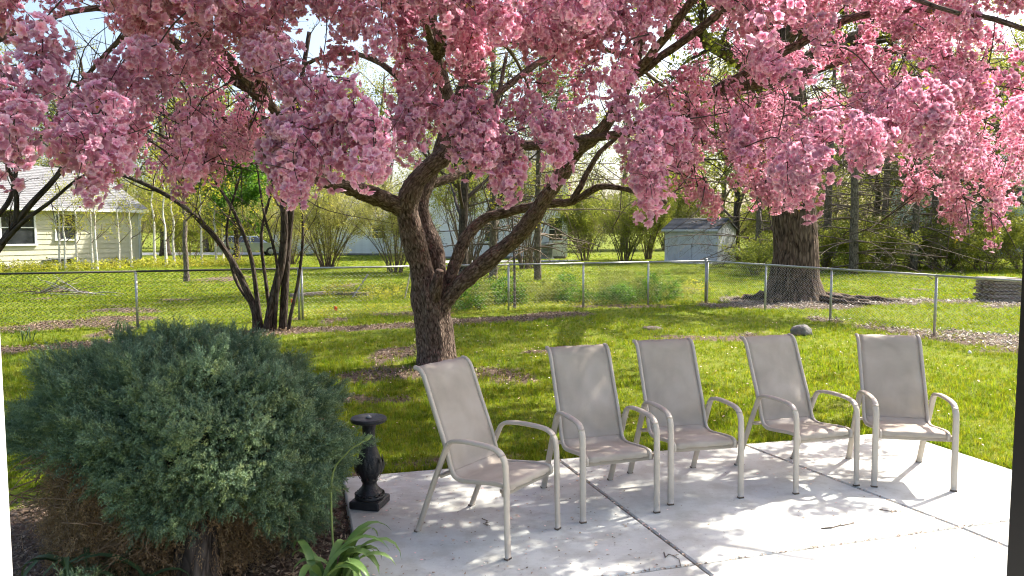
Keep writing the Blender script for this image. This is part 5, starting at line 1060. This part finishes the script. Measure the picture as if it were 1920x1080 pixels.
rect_window(r, -2.2, 1.8, 1.0, 1.0, -.035); m = MB(); m.box((-7.6, -.05, 1.2), (3.6, .05, 2.2)); gd = m.build('garage_door', 'white_wood', r, smooth=False, world=False)
for k in range(4): MB().box((-7.6, -.085, .4+.53*k), (3.4, .02, .44)).build('door_panel', 'white_wood', gd, smooth=False, world=False)
c = at(1985, 480, 52); r = gable_house('teal_house', 'pale blue green house half hidden behind the conifers', (c[0], c[1], GZ), R(-14), 9, 8, 5.6, 8.0, 24, 'teal_siding', 'shingle', ncourse=18); rect_window(r, -3, 4.2, 1, 1.3, -.035); rect_window(r, -5.5, 1.8, 1.2, 1.3, -.035)

# shed
W = 3.22; He = 1.98; a = np.array([9.16, 44.85]); Y = 43.0
sh = empty('garden_shed', (a[0], a[1], GZ), 'white painted garden shed with double doors and dark roof', 'shed', rz=R(-35)); D = 3.2
m = MB(); m.raw([(0, 0, 0), (W, 0, 0), (W, D, 0), (0, D, 0), (0, 0, He), (W, 0, He), (W, D, He), (0, D, He), (0, D/2, He+.55), (W, D/2, He+.55)], [(0, 1, 5, 4), (1, 2, 6, 9, 5), (2, 3, 7, 6), (3, 0, 4, 8, 7), (0, 3, 2, 1)]); m.build('wall', 'white_wood', sh, smooth=False, world=False)
npl = 12; pw = W/npl
for k in range(npl):
    if 3 <= k < 10: continue
    MB().bbox(((k+.5)*pw, -.014, He/2), (pw-.02, .028, He-.02), .006).build('plank', 'white_wood', sh, smooth=False, world=False)
for k in range(10): MB().bbox((W+.014, (k+.5)*D/10, He/2), (.028, D/10-.02, He-.02), .006).build('plank', 'white_wood', sh, smooth=False, world=False)
for k, x in enumerate((3*pw+.02, 6.5*pw+.01)):
    d = MB(); d.bbox((x+1.75*pw-.02, -.03, .94), (3.5*pw-.04, .05, 1.78), .008); d = d.build('door', 'white_wood', sh, smooth=False, world=False)
    for cx, cz, dx, dz in ((x+.05, .94, .09, 1.76), (x+3.5*pw-.10, .94, .09, 1.76), (x+1.75*pw-.02, .1, 3.3*pw, .1), (x+1.75*pw-.02, 1.78, 3.3*pw, .1)): MB().bbox((cx, -.065, cz), (dx, .02, dz), .004).build('door_trim', 'white_wood', d, smooth=False, world=False)
    if k == 0: MB().bbox((x+3.4*pw, -.09, 1.0), (.05, .04, .22), .01).build('latch', 'galv_dark', d, smooth=False, world=False)
for sg in (0, 1):
    ye = -.2 if sg == 0 else D+.2; z_e = He-.2*.44; m = MB(); m.raw([(-.12, ye, z_e), (W+.12, ye, z_e), (W+.12, D/2, He+.6), (-.12, D/2, He+.6), (-.12, ye, z_e-.06), (W+.12, ye, z_e-.06), (W+.12, D/2, He+.54), (-.12, D/2, He+.54)], [(0, 1, 2, 3), (7, 6, 5, 4), (0, 4, 5, 1), (1, 5, 6, 2), (3, 2, 6, 7), (0, 3, 7, 4)]); rf = m.build('roof', 'shingle_dark', sh, smooth=False, world=False)
    if sg == 0: courses(rf, -.13, W+.13, ye-.01, z_e+.004, D/2, He+.605, 9, 'shingle_dark')
MB().bbox((W/2, -.225, He-.12), (W+.26, .04, .12), .008).build('fascia', 'white_wood', sh, smooth=False, world=False)
# concrete pad in front of the shed
tag(MB().prism([(a[0]-1.6, 44.4), (10.6, 41.2), (12.4, 42.2), (12.2, 43.2), (a[0]+.3, 45.2)], GZ-.03, GZ+.03).build('shed_pad', 'road', smooth=False), kind='structure')

# parked car, seen from behind and the side
cc = at(468, 470, 55); car = empty('parked_car', (cc[0], cc[1], GZ), 'silver blue wagon parked on the far road', 'car', rz=R(205))
prof = [(-2.2, .35), (-2.25, .6), (-2.2, .88), (-1.2, .98), (-.55, 1.42), (1.5, 1.46), (2.05, 1.05), (2.2, .95), (2.22, .5), (2.15, .33)]
def car_slab(pr, y0, y1, mat, nm, par, inset_=0):
    n = len(pr); v = [(x, y0, z) for x, z in pr]+[(x, y1, z) for x, z in pr]; m = MB(); m.raw(v, [tuple(range(n)), tuple(range(2*n-1, n-1, -1))]+[(i, n+i, n+(i+1) % n, (i+1) % n) for i in range(n)]); return m.build(nm, mat, par, smooth=False, world=False)
body = car_slab([(-2.2, .35), (-2.27, .6), (-2.2, .86), (-1.25, .98), (2.12, 1.02), (2.22, .9), (2.25, .5), (2.15, .33)], -.88, .88, 'car_silver', 'body', car)
gm = MB(); lo = [(-1.2, .98), (2.08, 1.02)]; hi = [(-.5, 1.45), (1.62, 1.48)]
gm.raw([(-1.2, -.84, .97), (2.08, -.84, 1.01), (2.08, .84, 1.01), (-1.2, .84, .97), (-.5, -.66, 1.46), (1.66, -.66, 1.48), (1.66, .66, 1.48), (-.5, .66, 1.46)], [(0, 1, 5, 4), (1, 2, 6, 5), (2, 3, 7, 6), (3, 0, 4, 7), (4, 5, 6, 7)]); gm.build('cabin', 'car_silver', car, smooth=False, world=False)
for s in (-1, 1):
    for x0, x1, u0, u1 in ((-.95, -.05, -.4, -.05), (.05, .95, .05, .85), (1.05, 1.85, .95, 1.5)):
        v = [(x0, s*.838, 1.03), (x1, s*.838, 1.04), (u1, s*.688, 1.41), (u0, s*.688, 1.41)]; m = MB(); m.raw([*v, *[(x, y+s*.012, z) for x, y, z in v]], [(0, 1, 2, 3), (7, 6, 5, 4), (0, 4, 5, 1), (1, 5, 6, 2), (2, 6, 7, 3), (3, 7, 4, 0)]); m.build('side_window', 'dark_glass', car, smooth=False, world=False)
    for x in (-1.38, 1.35):
        m = MB(); th = np.linspace(0, 2*np.pi, 20, endpoint=False); m.tube([(x, s*.68, .33), (x, s*.70, .33), (x, s*.89, .33), (x, s*.905, .33)], [.28, .325, .325, .28], 20); wh = m.build('wheel', 'rubber', car, world=False)
        m = MB(); m.tube([(x, s*.90, .33), (x, s*.915, .33)], [.2, .17], 14); m.build('rim', 'grey_metal', wh, world=False)
    MB().bbox((2.21, s*.72, .84), (.09, .28, .2), .02).build('tail_light', 'red_lens', car, smooth=False, world=False)
v = [(2.06, -.72, 1.06), (2.06, .72, 1.06), (1.72, .6, 1.42), (1.72, -.6, 1.42)]; m = MB(); m.raw([*v, *[(x+.02, y, z+.01) for x, y, z in v]], [(3, 2, 1, 0), (4, 5, 6, 7), (0, 1, 5, 4), (1, 2, 6, 5), (2, 3, 7, 6), (3, 0, 4, 7)]); m.build('rear_window', 'dark_glass', car, smooth=False, world=False)
v = [(-1.14, -.72, 1.02), (-1.14, .72, 1.02), (-.56, .6, 1.42), (-.56, -.6, 1.42)]; m = MB(); m.raw([*v, *[(x-.02, y, z+.01) for x, y, z in v]], [(0, 1, 2, 3), (7, 6, 5, 4), (0, 4, 5, 1), (1, 5, 6, 2), (2, 6, 7, 3), (3, 7, 4, 0)]); m.build('windscreen', 'dark_glass', car, smooth=False, world=False)
MB().bbox((2.26, 0, .5), (.1, 1.7, .2), .03).build('bumper', 'grey_metal', car, smooth=False, world=False); MB().bbox((2.255, 0, .76), (.02, .5, .12), .004).build('number_plate', 'white_paint', car, smooth=False, world=False)
print('objects', len(sc.objects))
